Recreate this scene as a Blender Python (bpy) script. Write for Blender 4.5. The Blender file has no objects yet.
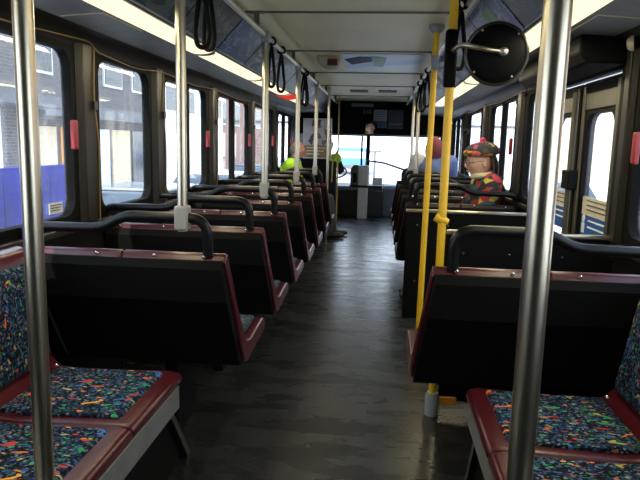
import bpy, bmesh, math, random
from mathutils import Vector, Matrix
random.seed(7)
C = bpy.context.scene.collection
PI = math.pi
XC = -0.19                      # lateral centre of the bus
def mx(x): return 2*XC - x      # mirror left <-> right
XL, XR = -1.52, mx(-1.52)       # window planes
ZC = 2.12                       # ceiling

# ------------------------------------------------------------------ materials
M = {}
def new_mat(name):
    m = bpy.data.materials.new(name); m.use_nodes = True
    nt = m.node_tree; nt.nodes.clear()
    out = nt.nodes.new('ShaderNodeOutputMaterial')
    M[name] = m
    return m, nt, out
def N(nt, t, **kw):
    n = nt.nodes.new(t)
    for k, v in kw.items():
        if k in n.inputs.keys(): n.inputs[k].default_value = v
        else: setattr(n, k, v)
    return n
def L(nt, a, b): nt.links.new(a, b)
def rgb(c): return (c[0], c[1], c[2], 1)
def mat(name, col, rough=.5, metal=0, spec=.5, var=.12, scale=9, bump=0, coat=0):
    m, nt, out = new_mat(name)
    b = N(nt, 'ShaderNodeBsdfPrincipled', Roughness=rough, Metallic=metal)
    b.inputs['Specular IOR Level'].default_value = spec
    b.inputs['Coat Weight'].default_value = coat
    tc = N(nt, 'ShaderNodeTexCoord')
    no = N(nt, 'ShaderNodeTexNoise', Scale=scale, Detail=4.0)
    L(nt, tc.outputs['Object'], no.inputs['Vector'])
    cr = N(nt, 'ShaderNodeValToRGB')
    cr.color_ramp.elements[0].position = .3; cr.color_ramp.elements[1].position = .7
    cr.color_ramp.elements[0].color = rgb([c*(1-var) for c in col])
    cr.color_ramp.elements[1].color = rgb([min(1, c*(1+var)) for c in col])
    L(nt, no.outputs['Fac'], cr.inputs['Fac']); L(nt, cr.outputs['Color'], b.inputs['Base Color'])
    if bump:
        n2 = N(nt, 'ShaderNodeTexNoise', Scale=scale*12, Detail=2.0)
        L(nt, tc.outputs['Object'], n2.inputs['Vector'])
        bp = N(nt, 'ShaderNodeBump', Strength=bump, Distance=.004)
        L(nt, n2.outputs['Fac'], bp.inputs['Height']); L(nt, bp.outputs['Normal'], b.inputs['Normal'])
    L(nt, b.outputs['BSDF'], out.inputs['Surface'])
    return m
def emis(name, col, s):
    m, nt, out = new_mat(name)
    e = N(nt, 'ShaderNodeEmission', Color=rgb(col), Strength=s)
    L(nt, e.outputs[0], out.inputs['Surface']); return m
def glass(name, tint, gloss=.10, dirt_haze=.035):
    m, nt, out = new_mat(name)
    t = N(nt, 'ShaderNodeBsdfTransparent', Color=rgb(tint))
    g = N(nt, 'ShaderNodeBsdfGlossy', Roughness=.03)
    lw = N(nt, 'ShaderNodeLayerWeight', Blend=.5)
    pw = N(nt, 'ShaderNodeMath', operation='POWER'); pw.inputs[1].default_value = 3.0
    L(nt, lw.outputs['Facing'], pw.inputs[0])
    mu = N(nt, 'ShaderNodeMath', operation='MULTIPLY_ADD'); mu.inputs[1].default_value = gloss*2.5; mu.inputs[2].default_value = .03
    mu.use_clamp = True
    L(nt, pw.outputs[0], mu.inputs[0])
    dt = N(nt, 'ShaderNodeBsdfTranslucent', Color=rgb((.8,.82,.86)))  # pale veil over the pane, imitates reflection haze as well as dirty glass
    tc = N(nt, 'ShaderNodeTexCoord'); no = N(nt, 'ShaderNodeTexNoise', Scale=3.0, Detail=4.0); L(nt, tc.outputs['Object'], no.inputs['Vector'])
    mr_ = N(nt, 'ShaderNodeMapRange'); mr_.inputs['To Min'].default_value = dirt_haze*.5; mr_.inputs['To Max'].default_value = dirt_haze*1.5
    L(nt, no.outputs['Fac'], mr_.inputs['Value'])
    m0 = N(nt, 'ShaderNodeMixShader'); L(nt, mr_.outputs[0], m0.inputs[0]); L(nt, t.outputs[0], m0.inputs[1]); L(nt, dt.outputs[0], m0.inputs[2])
    mi = N(nt, 'ShaderNodeMixShader')
    L(nt, mu.outputs[0], mi.inputs[0]); L(nt, m0.outputs[0], mi.inputs[1]); L(nt, g.outputs[0], mi.inputs[2])
    L(nt, mi.outputs[0], out.inputs['Surface']); return m
def ramp(nt, stops, const=True):
    cr = N(nt, 'ShaderNodeValToRGB')
    if const: cr.color_ramp.interpolation = 'CONSTANT'
    el = cr.color_ramp.elements
    while len(el) < len(stops): el.new(.5)
    for e, (p, c) in zip(el, stops): e.position = p; e.color = rgb(c)
    return cr

def fabric(name):
    m, nt, out = new_mat(name)
    tc = N(nt, 'ShaderNodeTexCoord')
    b = N(nt, 'ShaderNodeBsdfPrincipled', Roughness=.95)
    b.inputs['Specular IOR Level'].default_value = .15
    v = N(nt, 'ShaderNodeTexVoronoi', Scale=130.0)
    L(nt, tc.outputs['Object'], v.inputs['Vector'])
    sp = N(nt, 'ShaderNodeSeparateColor'); L(nt, v.outputs['Color'], sp.inputs[0])
    cr = ramp(nt, [(0, (.004,.005,.008)), (.36, (.012,.026,.075)), (.56, (.03,.07,.13)), (.68, (.08,.10,.14)),
                   (.76, (.008,.010,.02)), (.88, (.03,.09,.06)), (.95, (.16,.18,.22))])
    L(nt, sp.outputs[0], cr.inputs['Fac'])
    col = cr.outputs['Color']
    def strokes(seed, sc, thr, stops, ang):
        nonlocal col
        mp = N(nt, 'ShaderNodeMapping'); mp.inputs['Location'].default_value = (seed, seed*.7, seed*.3)
        mp.inputs['Rotation'].default_value = (.5, .4, ang); mp.inputs['Scale'].default_value = (1.0, 2.2, 1.4)
        L(nt, tc.outputs['Object'], mp.inputs['Vector'])
        no = N(nt, 'ShaderNodeTexNoise', Scale=7.0, Detail=1.0); L(nt, mp.outputs[0], no.inputs['Vector'])
        ad = N(nt, 'ShaderNodeVectorMath', operation='MULTIPLY_ADD'); ad.inputs[1].default_value = (.26,.26,.26)
        L(nt, no.outputs['Color'], ad.inputs[0]); L(nt, mp.outputs[0], ad.inputs[2])
        vo = N(nt, 'ShaderNodeTexVoronoi', Scale=sc); L(nt, ad.outputs[0], vo.inputs['Vector'])
        lt = N(nt, 'ShaderNodeMath', operation='LESS_THAN'); lt.inputs[1].default_value = thr
        L(nt, vo.outputs['Distance'], lt.inputs[0])
        s2 = N(nt, 'ShaderNodeSeparateColor'); L(nt, vo.outputs['Color'], s2.inputs[0])
        r2 = ramp(nt, stops); L(nt, s2.outputs[1], r2.inputs['Fac'])
        mi = N(nt, 'ShaderNodeMix', data_type='RGBA')
        L(nt, lt.outputs[0], mi.inputs[0]); L(nt, col, mi.inputs[6]); L(nt, r2.outputs['Color'], mi.inputs[7])
        col = mi.outputs[2]
    strokes(1.3, 20, .23, [(0,(.02,.24,.09)),(.3,(.03,.10,.36)),(.55,(.30,.34,.10)),(.7,(.02,.02,.03)),(.85,(.28,.04,.05))], .6)
    strokes(4.1, 15, .20, [(0,(.05,.30,.12)),(.3,(.35,.12,.04)),(.45,(.40,.38,.08)),(.6,(.05,.15,.42)),(.8,(.02,.03,.05))], -.7)
    strokes(7.7, 12, .18, [(0,(.70,.15,.02)),(.3,(.5,.04,.03)),(.5,(.75,.32,.03)),(.72,(.05,.30,.10)),(.86,(.45,.05,.05))], .2)
    L(nt, col, b.inputs['Base Color']); L(nt, b.outputs[0], out.inputs['Surface']); return m

def patches(name, stops, scale, rough=.8, stretch=(1,1,1), detail=0, em=0):
    m, nt, out = new_mat(name)
    tc = N(nt, 'ShaderNodeTexCoord')
    mp = N(nt, 'ShaderNodeMapping'); mp.inputs['Scale'].default_value = stretch
    L(nt, tc.outputs['Object'], mp.inputs['Vector'])
    no = N(nt, 'ShaderNodeTexNoise', Scale=scale*.7, Detail=2.0); L(nt, mp.outputs[0], no.inputs['Vector'])
    ad = N(nt, 'ShaderNodeVectorMath', operation='MULTIPLY_ADD'); ad.inputs[1].default_value = (detail,)*3
    L(nt, no.outputs['Color'], ad.inputs[0]); L(nt, mp.outputs[0], ad.inputs[2])
    v = N(nt, 'ShaderNodeTexVoronoi', Scale=scale); L(nt, ad.outputs[0], v.inputs['Vector'])
    sp = N(nt, 'ShaderNodeSeparateColor'); L(nt, v.outputs['Color'], sp.inputs[0])
    cr = ramp(nt, stops); L(nt, sp.outputs[0], cr.inputs['Fac'])
    b = N(nt, 'ShaderNodeBsdfPrincipled', Roughness=rough)
    L(nt, cr.outputs['Color'], b.inputs['Base Color'])
    if em:
        L(nt, cr.outputs['Color'], b.inputs['Emission Color']); b.inputs['Emission Strength'].default_value = em
    L(nt, b.outputs[0], out.inputs['Surface']); return m
def bands(name, axis, stops, rough=.7, noise=.0, scale=1.0, off=0.0, sweep=(0,0,0)):
    """colour bands along an object axis (smooth or hard)"""
    m, nt, out = new_mat(name)
    tc = N(nt, 'ShaderNodeTexCoord')
    no = N(nt, 'ShaderNodeTexNoise', Scale=scale, Detail=3.0); L(nt, tc.outputs['Object'], no.inputs['Vector'])
    ad = N(nt, 'ShaderNodeVectorMath', operation='MULTIPLY_ADD'); ad.inputs[1].default_value = (noise,)*3
    L(nt, no.outputs['Color'], ad.inputs[0]); L(nt, tc.outputs['Object'], ad.inputs[2])
    dp = N(nt, 'ShaderNodeVectorMath', operation='DOT_PRODUCT'); dp.inputs[1].default_value = axis
    L(nt, ad.outputs[0], dp.inputs[0])
    a2 = N(nt, 'ShaderNodeMath', operation='ADD'); a2.inputs[1].default_value = off - noise*.5*sum(axis)
    L(nt, dp.outputs['Value'], a2.inputs[0])
    cr = ramp(nt, stops); L(nt, a2.outputs[0], cr.inputs['Fac'])
    b = N(nt, 'ShaderNodeBsdfPrincipled', Roughness=rough)
    L(nt, cr.outputs['Color'], b.inputs['Base Color']); L(nt, b.outputs[0], out.inputs['Surface']); return m
def floor_mat(name, col, col2):
    m, nt, out = new_mat(name)
    tc = N(nt, 'ShaderNodeTexCoord')
    mp = N(nt, 'ShaderNodeMapping'); mp.inputs['Scale'].default_value = (1.1, 3.2, 1)
    L(nt, tc.outputs['Object'], mp.inputs['Vector'])
    no = N(nt, 'ShaderNodeTexNoise', Scale=2.2, Detail=6.0, Roughness=.65); L(nt, mp.outputs[0], no.inputs['Vector'])
    sc = N(nt, 'ShaderNodeTexNoise', Scale=160.0, Detail=2.0); L(nt, tc.outputs['Object'], sc.inputs['Vector'])
    cr = ramp(nt, [(.3, col), (.72, col2)], False); L(nt, no.outputs['Fac'], cr.inputs['Fac'])
    mi = N(nt, 'ShaderNodeMix', data_type='RGBA', blend_type='MULTIPLY'); mi.inputs[0].default_value = .5
    c3 = ramp(nt, [(.35, (.45,.45,.45)), (.65, (1,1,1))], False); L(nt, sc.outputs['Fac'], c3.inputs['Fac'])
    L(nt, cr.outputs['Color'], mi.inputs[6]); L(nt, c3.outputs['Color'], mi.inputs[7])
    b = N(nt, 'ShaderNodeBsdfPrincipled')
    b.inputs['Specular IOR Level'].default_value = .8
    L(nt, mi.outputs[2], b.inputs['Base Color'])
    rr = N(nt, 'ShaderNodeMapRange'); rr.inputs['From Min'].default_value=.3; rr.inputs['From Max'].default_value=.7
    rr.inputs['To Min'].default_value=.20; rr.inputs['To Max'].default_value=.36
    L(nt, no.outputs['Fac'], rr.inputs['Value']); L(nt, rr.outputs[0], b.inputs['Roughness'])
    bp = N(nt, 'ShaderNodeBump', Strength=.3, Distance=.006); L(nt, no.outputs['Fac'], bp.inputs['Height'])
    L(nt, bp.outputs[0], b.inputs['Normal'])
    L(nt, b.outputs[0], out.inputs['Surface']); return m
def brick_mat(name, c1, c2, mortar, scale):
    m, nt, out = new_mat(name)
    tc = N(nt, 'ShaderNodeTexCoord')
    sx = N(nt, 'ShaderNodeSeparateXYZ'); L(nt, tc.outputs['Object'], sx.inputs[0])
    ax = N(nt, 'ShaderNodeMath', operation='ADD'); L(nt, sx.outputs[0], ax.inputs[0]); L(nt, sx.outputs[1], ax.inputs[1])
    cx = N(nt, 'ShaderNodeCombineXYZ'); L(nt, ax.outputs[0], cx.inputs[0]); L(nt, sx.outputs[2], cx.inputs[1])
    br = N(nt, 'ShaderNodeTexBrick', Color1=rgb(c1), Color2=rgb(c2), Mortar=rgb(mortar), Scale=scale)
    L(nt, cx.outputs[0], br.inputs['Vector'])
    b = N(nt, 'ShaderNodeBsdfPrincipled', Roughness=.9); L(nt, br.outputs['Color'], b.inputs['Base Color'])
    L(nt, b.outputs[0], out.inputs['Surface']); return m

mat('red_plastic', (.055,.005,.009), .30, spec=.45, coat=.05)
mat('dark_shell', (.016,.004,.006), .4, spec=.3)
mat('black_plastic', (.0032,.0032,.0034), .7, spec=.08, bump=.15)
mat('black_trim', (.012,.012,.013), .42)
mat('rail_black', (.005,.005,.006), .36, spec=.25)
mat('rubber', (.0035,.0035,.0035), .7, spec=.08)
mat('steel', (.58,.52,.40), .28, metal=1, var=.04)
mat('steel_dull', (.42,.42,.42), .45, metal=1, var=.08)
mat('chrome', (.8,.8,.78), .15, metal=1, var=.02)
mat('clamp_grey', (.30,.30,.27), .5)
mat('yellow', (.72,.43,.015), .35, spec=.5, var=.05)
mat('brass', (.38,.26,.05), .4)
mat('foot_grey', (.30,.32,.34), .5)
mat('orange', (.55,.22,.02), .5)
mat('apron', (.19,.19,.185), .45, metal=.3)
mat('box_black', (.004,.004,.0045), .65, spec=.1)
mat('wall_dark', (.006,.0055,.005), .65, spec=.15)
mat('post_brown', (.016,.0125,.0085), .42, spec=.3)
mat('header_brown', (.010,.008,.006), .45, spec=.3)
mat('cove_grey', (.14,.14,.135), .5)
mat('ceiling_cream', (.82,.74,.47), .45, var=.05, scale=2)
mat('seam', (.12,.11,.08), .5)
mat('front_black', (.004,.004,.0042), .65, spec=.08)
mat('dash', (.02,.022,.026), .5)
mat('front_panel_grey', (.09,.11,.14), .5)
mat('door_olive', (.085,.078,.055), .45, metal=.4)
mat('red_handle', (.22,.015,.022), .5)
mat('cord_yellow', (.20,.13,.03), .5)
mat('strap_black', (.004,.004,.004), .6, spec=.15)
mat('paper', (.55,.55,.52), .8, var=.06)
mat('paper_blue', (.035,.06,.17), .6)
mat('sign_grey', (.20,.20,.21), .5)
mat('decal_blue', (.015,.10,.38), .5)
mat('decal_sand', (.62,.56,.42), .6)
mat('white_ink', (.8,.8,.8), .6)
mat('dark_ink', (.05,.05,.05), .6)
mat('box_tan', (.42,.38,.26), .5)
mat('led_dark', (.09,.012,.01), .35)
mat('farebox_white', (.42,.43,.44), .45)
mat('farebox_dark', (.03,.034,.04), .4)
mat('skin', (.60,.34,.24), .55, var=.08, scale=20)
mat('skin_ruddy', (.60,.28,.21), .55, var=.08, scale=20)
mat('hair_dark', (.022,.014,.010), .6)
mat('hair_grey', (.20,.18,.16), .7)
mat('hivis', (.50,.85,.03), .7, var=.08)
mat('hivis_silver', (.6,.6,.6), .35)
mat('cloth_black', (.012,.012,.014), .85)
mat('trouser_grey', (.06,.062,.07), .85)
mat('cloth_blue', (.10,.14,.30), .85)
mat('cloth_white', (.50,.50,.50), .85)
mat('hood_red', (.13,.022,.035), .85)
mat('shoe', (.010,.010,.011), .4)
mat('eye_white', (.7,.7,.68), .3)
mat('lip', (.35,.10,.09), .5)
mat('glasses', (.03,.02,.02), .3)
mat('collar_cream', (.62,.56,.36), .9)
mat('asphalt', (.34,.34,.34), .9)
mat('pavement', (.62,.61,.60), .9)
mat('white_wall', (.80,.80,.80), .8, var=.04)
mat('tarp_blue', (.004,.012,.30), .55, var=.3, scale=2.5, bump=.2)
mat('car_silver', (.42,.48,.54), .25, metal=.5, coat=.6)
mat('car_blue', (.06,.10,.22), .25, metal=.3, coat=.6)
mat('car_glass', (.02,.03,.04), .08)
mat('tyre', (.012,.012,.012), .8)
mat('truck_blue', (.06,.20,.50), .4)
mat('truck_white', (.7,.72,.75), .4)
mat('orange_sign', (.70,.30,.07), .6)
mat('dark_glass', (.03,.035,.04), .1)
mat('pole_grey', (.10,.10,.11), .5)
mat('grass', (.10,.16,.05), .95)
mat('pink_brick', (.45,.25,.20), .9)
mat('shop_cream', (.75,.62,.40), .9)
emis('tube_light', (1, .88, .58), 1.15)
emis('tube_cool', (1, .92, .72), 1.1)
emis('red_lamp', (1, .06, .04), .6)
emis('shop_lamp', (1, .85, .55), 3.0)
glass('pane_clear', (.86,.88,.88), .11)
glass('pane_windshield', (.93,.95,.96), .04)
fabric('seat_fabric')
floor_mat('floor_rubber', (.012,.013,.012), (.029,.030,.028))
floor_mat('floor_aisle', (.016,.018,.018), (.043,.045,.044))
brick_mat('brick_grey', (.16,.13,.12), (.11,.095,.09), (.22,.21,.20), 3.0)
brick_mat('brick_red', (.34,.16,.11), (.28,.13,.09), (.4,.36,.32), 3.0)
patches('knit', [(0,(.42,.10,.02)),(.2,(.55,.22,.03)),(.38,(.06,.05,.04)),(.52,(.5,.05,.12)),(.66,(.12,.06,.05)),(.82,(.45,.30,.05))], 34, .9, detail=.05)
patches('knit_crown', [(0,(.03,.025,.03)),(.5,(.07,.05,.04)),(.66,(.40,.05,.16)),(.8,(.04,.04,.05)),(.92,(.35,.28,.06))], 26, .9, detail=.05)
patches('jacket_patch', [(0,(.02,.02,.025)),(.3,(.03,.10,.12)),(.46,(.42,.03,.04)),(.62,(.02,.02,.03)),(.74,(.50,.40,.06)),(.87,(.30,.04,.03))], 15, .85, stretch=(1,1,1.5), detail=.04)
patches('ad_food', [(0,(.36,.36,.38)),(.42,(.42,.42,.44)),(.6,(.12,.03,.025)),(.76,(.22,.11,.05)),(.88,(.08,.03,.025))], 10, .5, detail=.1)

# ------------------------------------------------------------------ mesh builder
class MB:
    def __init__(s): s.bm = bmesh.new()
    def add(s, verts, faces):
        vs = [s.bm.verts.new(v) for v in verts]
        for f in faces:
            try: s.bm.faces.new([vs[i] for i in f])
            except ValueError: pass
        return vs
    def box(s, x0, x1, y0, y1, z0, z1):
        if x0 > x1: x0, x1 = x1, x0
        if y0 > y1: y0, y1 = y1, y0
        if z0 > z1: z0, z1 = z1, z0
        s.add([(x0,y0,z0),(x1,y0,z0),(x1,y1,z0),(x0,y1,z0),(x0,y0,z1),(x1,y0,z1),(x1,y1,z1),(x0,y1,z1)],
              [(3,2,1,0),(4,5,6,7),(0,1,5,4),(1,2,6,5),(2,3,7,6),(3,0,4,7)]); return s
    def prism(s, poly, axis, a, b):
        """poly of 2-D points; axis 'x': (y,z), 'y': (x,z), 'z': (x,y)"""
        def P(p, t):
            return {'x': (t,p[0],p[1]), 'y': (p[0],t,p[1]), 'z': (p[0],p[1],t)}[axis]
        n = len(poly)
        s.add([P(p,a) for p in poly]+[P(p,b) for p in poly],
              [tuple(range(n))[::-1], tuple(range(n,2*n))]+[(i,(i+1)%n,n+(i+1)%n,n+i) for i in range(n)])
        return s
    def tube(s, pts, r, seg=12, closed=False, cap=True):
        pts = [Vector(p) for p in pts]; n = len(pts)
        rs = r if isinstance(r, (list,tuple)) else [r]*n
        T = []
        for i in range(n):
            if closed: d = pts[(i+1)%n]-pts[i-1]
            else: d = pts[min(i+1,n-1)]-pts[max(i-1,0)]
            T.append(d.normalized())
        up = Vector((0,0,1)) if abs(T[0].z) < .9 else Vector((1,0,0))
        u = T[0].cross(up).normalized()
        rings = []
        for i in range(n):
            u = (u - T[i]*u.dot(T[i])).normalized(); w = T[i].cross(u)
            rings.append([s.bm.verts.new(pts[i]+(u*math.cos(2*PI*k/seg)+w*math.sin(2*PI*k/seg))*rs[i]) for k in range(seg)])
        m = n if closed else n-1
        for i in range(m):
            a, b = rings[i], rings[(i+1)%n]
            for k in range(seg): s.bm.faces.new((a[k],a[(k+1)%seg],b[(k+1)%seg],b[k]))
        if cap and not closed:
            s.bm.faces.new(rings[0][::-1]); s.bm.faces.new(rings[-1])
        return s
    def lathe(s, prof, center, axis, seg=32):
        """prof [(r, h)] about axis through center"""
        c = Vector(center); a = Vector(axis).normalized()
        u = a.cross(Vector((0,0,1)) if abs(a.z) < .9 else Vector((1,0,0))).normalized(); w = a.cross(u)
        rings = []
        for r, h in prof:
            if r < 1e-6: rings.append([s.bm.verts.new(c+a*h)])
            else: rings.append([s.bm.verts.new(c+a*h+(u*math.cos(2*PI*k/seg)+w*math.sin(2*PI*k/seg))*r) for k in range(seg)])
        for a_, b_ in zip(rings, rings[1:]):
            for k in range(seg):
                k2 = (k+1)%seg
                if len(a_) == 1 and len(b_) == 1: continue
                if len(a_) == 1: s.bm.faces.new((a_[0], b_[k2], b_[k]))
                elif len(b_) == 1: s.bm.faces.new((a_[k], a_[k2], b_[0]))
                else: s.bm.faces.new((a_[k],a_[k2],b_[k2],b_[k]))
        return s
    def ball(s, c, r, seg=16, sc=(1,1,1)):
        mtx = Matrix.Translation(c) @ Matrix.Diagonal((*sc,1))
        bmesh.ops.create_uvsphere(s.bm, u_segments=seg, v_segments=max(6,seg//2), radius=r, matrix=mtx); return s
    def quad(s, a, b, c, d): s.add([a,b,c,d], [(0,1,2,3)]); return s
    def build(s, name, m, parent=None, bevel=0, seg=2, smooth=35, origin=None, sub=0):
        bmesh.ops.recalc_face_normals(s.bm, faces=s.bm.faces[:])
        me = bpy.data.meshes.new(name)
        if origin is not None: bmesh.ops.translate(s.bm, verts=s.bm.verts[:], vec=-Vector(origin))
        s.bm.to_mesh(me); s.bm.free()
        return mesh_obj(name, me, m, parent, bevel, seg, smooth, origin, sub)
def mesh_obj(name, me, m, parent=None, bevel=0, seg=2, smooth=35, origin=None, sub=0):
    if isinstance(m, str): m = M[m]
    me.materials.clear(); me.materials.append(m)
    for p in me.polygons: p.use_smooth = True
    me.set_sharp_from_angle(angle=math.radians(smooth))
    o = bpy.data.objects.new(name, me); C.objects.link(o)
    if origin is not None: o.location = origin
    if parent is not None: o.parent = parent
    if sub:
        md = o.modifiers.new('s', 'SUBSURF'); md.levels = sub; md.render_levels = sub
    if bevel:
        md = o.modifiers.new('b', 'BEVEL'); md.width = bevel; md.segments = seg; md.limit_method = 'ANGLE'; md.angle_limit = math.radians(40)
        md.harden_normals = False
    return o
def tag(o, label=None, cat=None, group=None, kind=None):
    if label: o['label'] = label
    if cat: o['category'] = cat
    if group: o['group'] = group
    if kind: o['kind'] = kind
    return o
def empty(name, loc, label, cat, group=None, kind=None):
    o = bpy.data.objects.new(name, None); C.objects.link(o); o.location = loc; o.empty_display_size = .1
    return tag(o, label, cat, group, kind)
def struct(o): o['kind'] = 'structure'; return o
def copy_tree(o, parent=None):
    c = o.copy(); C.objects.link(c)
    if parent is not None: c.parent = parent
    for ch in list(o.children): copy_tree(ch, c)
    return c
def fillet(pts, rad, n=6, closed=False):
    pts = [Vector(p) for p in pts]; out = []; m = len(pts)
    for i, p in enumerate(pts):
        if not closed and i in (0, m-1): out.append(p); continue
        a, b = pts[i-1], pts[(i+1)%m]
        da, db = (a-p), (b-p)
        r = rad[i] if isinstance(rad, (list,tuple)) else rad
        d = min(r, da.length*.49, db.length*.49)
        p0, p1 = p+da.normalized()*d, p+db.normalized()*d
        for k in range(n+1):
            t = k/n; out.append(p0*(1-t)**2 + p*2*t*(1-t) + p1*t*t)
    return out
def rrect(x0, x1, z0, z1, r, n=6):
    pts = []
    for cx, cz, a0 in ((x1-r,z1-r,0),(x0+r,z1-r,PI/2),(x0+r,z0+r,PI),(x1-r,z0+r,1.5*PI)):
        for k in range(n+1):
            a = a0+PI/2*k/n; pts.append((cx+r*math.cos(a), cz+r*math.sin(a)))
    return pts
ORD = ['nearest','second','third','fourth','fifth','sixth','seventh','eighth','ninth','tenth']

# ------------------------------------------------------------------ shell of the bus
YB, YF = -1.0, 11.9
b = MB(); b.box(XL-.08, XR+.08, YB, YF, -.06, 0)
struct(b.build('floor', 'floor_rubber'))
b = MB(); b.box(-.70, .31, YB, 11.3, 0, .003)
struct(b.build('floor_aisle_strip', 'floor_aisle'))

# ceiling: flat middle with thin module seams
b = MB(); b.box(-.86, mx(-.86), YB, 11.2, ZC, ZC+.03)
ceil = struct(b.build('ceiling', 'ceiling_cream'))
b = MB()
for ys in (.68, 2.20, 3.72, 5.24, 6.80, 8.30, 9.95):
    b.box(-.84, mx(-.84), ys-.012, ys+.012, ZC-.008, ZC+.005)
o = b.build('ceiling_seam', 'seam', ceil)
# coves either side: dark backing slope, grey panel, header over the windows
for side, f in (('left', lambda x: x), ('right', mx)):
    b = MB()
    b.prism([(f(-.84),ZC+.02),(f(-1.03),1.905),(f(-1.03),1.93),(f(-.84),2.16)], 'y', YB, 11.2)
    struct(b.build('trim_1' if side == 'left' else 'trim_2', 'black_trim'))
    b = MB()
    b.prism([(f(-1.025),1.905),(f(-1.02),1.892),(f(-1.035),1.892),(f(-1.175),1.893),(f(-1.42),1.875),(f(-1.42),1.92),(f(-1.03),1.95)], 'y', YB, 11.2)
    struct(b.build('trim_3' if side == 'left' else 'trim_4', 'cove_grey'))

def wall(side, openings, low):
    """lower wall, header and posts round the openings [(y0, y1, z0, z1)]"""
    f = (lambda x: x) if side == 'left' else mx
    b = MB(); ys = [YB]
    zb = .93
    y = YB
    for (y0, y1, z0, z1) in openings:
        b.box(f(XL+.015), f(XL-.028), y, y0, 0, 1.80)                 # post before
        if z0 > 0: b.box(f(XL+.015), f(XL-.028), y0, y1, 0, z0)
        b.box(f(XL+.015), f(XL-.028), y0, y1, z1, 1.80)
        y = y1
    b.box(f(XL+.015), f(XL-.028), y, YF, 0, 1.80)
    w = struct(b.build('wall_'+side, 'wall_dark'))
    b = MB()   # header rounding into the cove
    b.prism([(f(XL+.016),1.795),(f(XL+.035),1.84),(f(XL+.07),1.868),(f(-1.415),1.88),(f(-1.41),1.93),(f(XL-.06),1.93),(f(XL-.06),1.795)], 'y', YB, YF)
    b.build('header', 'header_brown', w)
    return w
LW = [(-.85,.95), (1.30,2.90), (3.12,3.90), (4.12,5.19), (5.50,6.86), (7.12,8.34), (8.78,10.06)]  # first bay is out of view, added to throw light on the near poles
RW = [(-.85,.95), (1.30,2.88), (4.48,5.00), (5.36,6.64), (7.20,8.36), (8.98,10.05)]  # first bay here too is an unseen window added for its light
Z0, Z1 = .95, 1.795
DOOR = (3.04, 4.34)
wl = wall('left', [(a,c,Z0,Z1) for a,c in LW], 0)
wr = wall('right', sorted([(a,c,Z0,Z1) for a,c in RW]+[(DOOR[0],DOOR[1],0.0,1.745),(10.25,11.35,0.0,1.75)]), 0)
# brown metal pillar covers between the windows
for side, f, wn, w in (('left', lambda x:x, LW, wl), ('right', mx, RW, wr)):
    for i in range(len(wn)-1):
        y0, y1 = wn[i][1], wn[i+1][0]
        if side == 'right' and i == 1: y0, y1 = 2.90, 3.02
        ym = (y0+y1)/2; hw = min(.085, (y1-y0)/2-.015)
        b = MB(); b.prism([(f(XL+.014),ym-hw),(f(XL+.05),ym-hw*.7),(f(XL+.05),ym+hw*.7),(f(XL+.014),ym+hw)], 'z', .93, 1.815)
        b.build('pillar_cover', 'post_brown', w, bevel=.006)
# window sill ledges
for side, f, w in (('left', lambda x:x, wl), ('right', mx, wr)):
    b = MB()
    if side == 'left': b.box(f(XL+.014), f(XL+.045), YB, 10.1, .895, .93)
    else:
        b.box(f(XL+.014), f(XL+.045), YB, DOOR[0]-.05, .895, .93); b.box(f(XL+.014), f(XL+.045), DOOR[1]+.05, 10.1, .895, .93)
    b.build('sill_ledge', 'black_trim', w, bevel=.006)

def window(n, side, y0, y1, mull=None, handle=None):
    f = (lambda x: x) if side == 'left' else mx
    b = MB(); xi, xo = f(XL+.028), f(XL-.022)
    inner = rrect(y0+.035, y1-.035, Z0+.03, Z1-.03, .085)
    outer = rrect(y0, y1, Z0, Z1, .004)
    k = len(inner)
    vi = [(xi,p[0],p[1]) for p in inner]; vo = [(xi,p[0],p[1]) for p in outer]
    vi2 = [(xo,p[0],p[1]) for p in inner]; vo2 = [(xo,p[0],p[1]) for p in outer]
    fs = []
    for i in range(k):
        j = (i+1)%k
        fs += [(i,j,k+j,k+i), (2*k+i,2*k+j,3*k+j,3*k+i), (i,j,2*k+j,2*k+i), (k+i,k+j,3*k+j,3*k+i)]
    b.add(vi+vo+vi2+vo2, fs)
    if mull: b.box(xi, xo, mull-.03, mull+.03, Z0+.01, Z1-.01)
    w = struct(b.build('window_%d' % n, 'rubber'))
    b = MB(); b.box(f(XL-.012), f(XL-.017), y0+.02, y1-.02, Z0+.015, Z1-.015)
    b.build('pane', 'pane_clear', w)
    if handle:
        b = MB(); b.box(f(XL+.03), f(XL+.058), handle-.018, handle+.018, 1.30, 1.44)
        h = b.build('emergency_handle', 'red_handle', w, bevel=.008); h['label'] = 'red emergency handle'
    return w
wn = 1
for i, (a, c) in enumerate(LW):
    mull = {3: 4.66, 4: 6.14, 6: 9.40}.get(i)
    window(wn, 'left', a, c, mull, c-.05 if i != 2 else None); wn += 1
for i, (a, c) in enumerate(RW):
    mull = {3: 5.98, 5: 9.5}.get(i)
    window(wn, 'right', a, c, mull, {1: 2.80, 3: 5.42}.get(i)); wn += 1
# window sticker low in the nearest left window
b = MB(); b.box(XL-.004, XL-.0065, 2.68, 2.80, 1.0, 1.05)
st = b.build('window_sticker', 'paper'); tag(st, 'small cream sticker in the lower corner of the nearest left window', 'sticker')
b = MB()
for k in range(3): b.box(XL-.002, XL-.0038, 2.69, 2.79-.01*k, 1.037-.012*k, 1.041-.012*k)
b.build('print_line', 'dark_ink', st)

# rear wall behind the camera
b = MB(); b.box(XL-.06, XR+.06, YB-.05, YB, 0, 2.14)
struct(b.build('wall_rear', 'wall_dark'))
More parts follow.
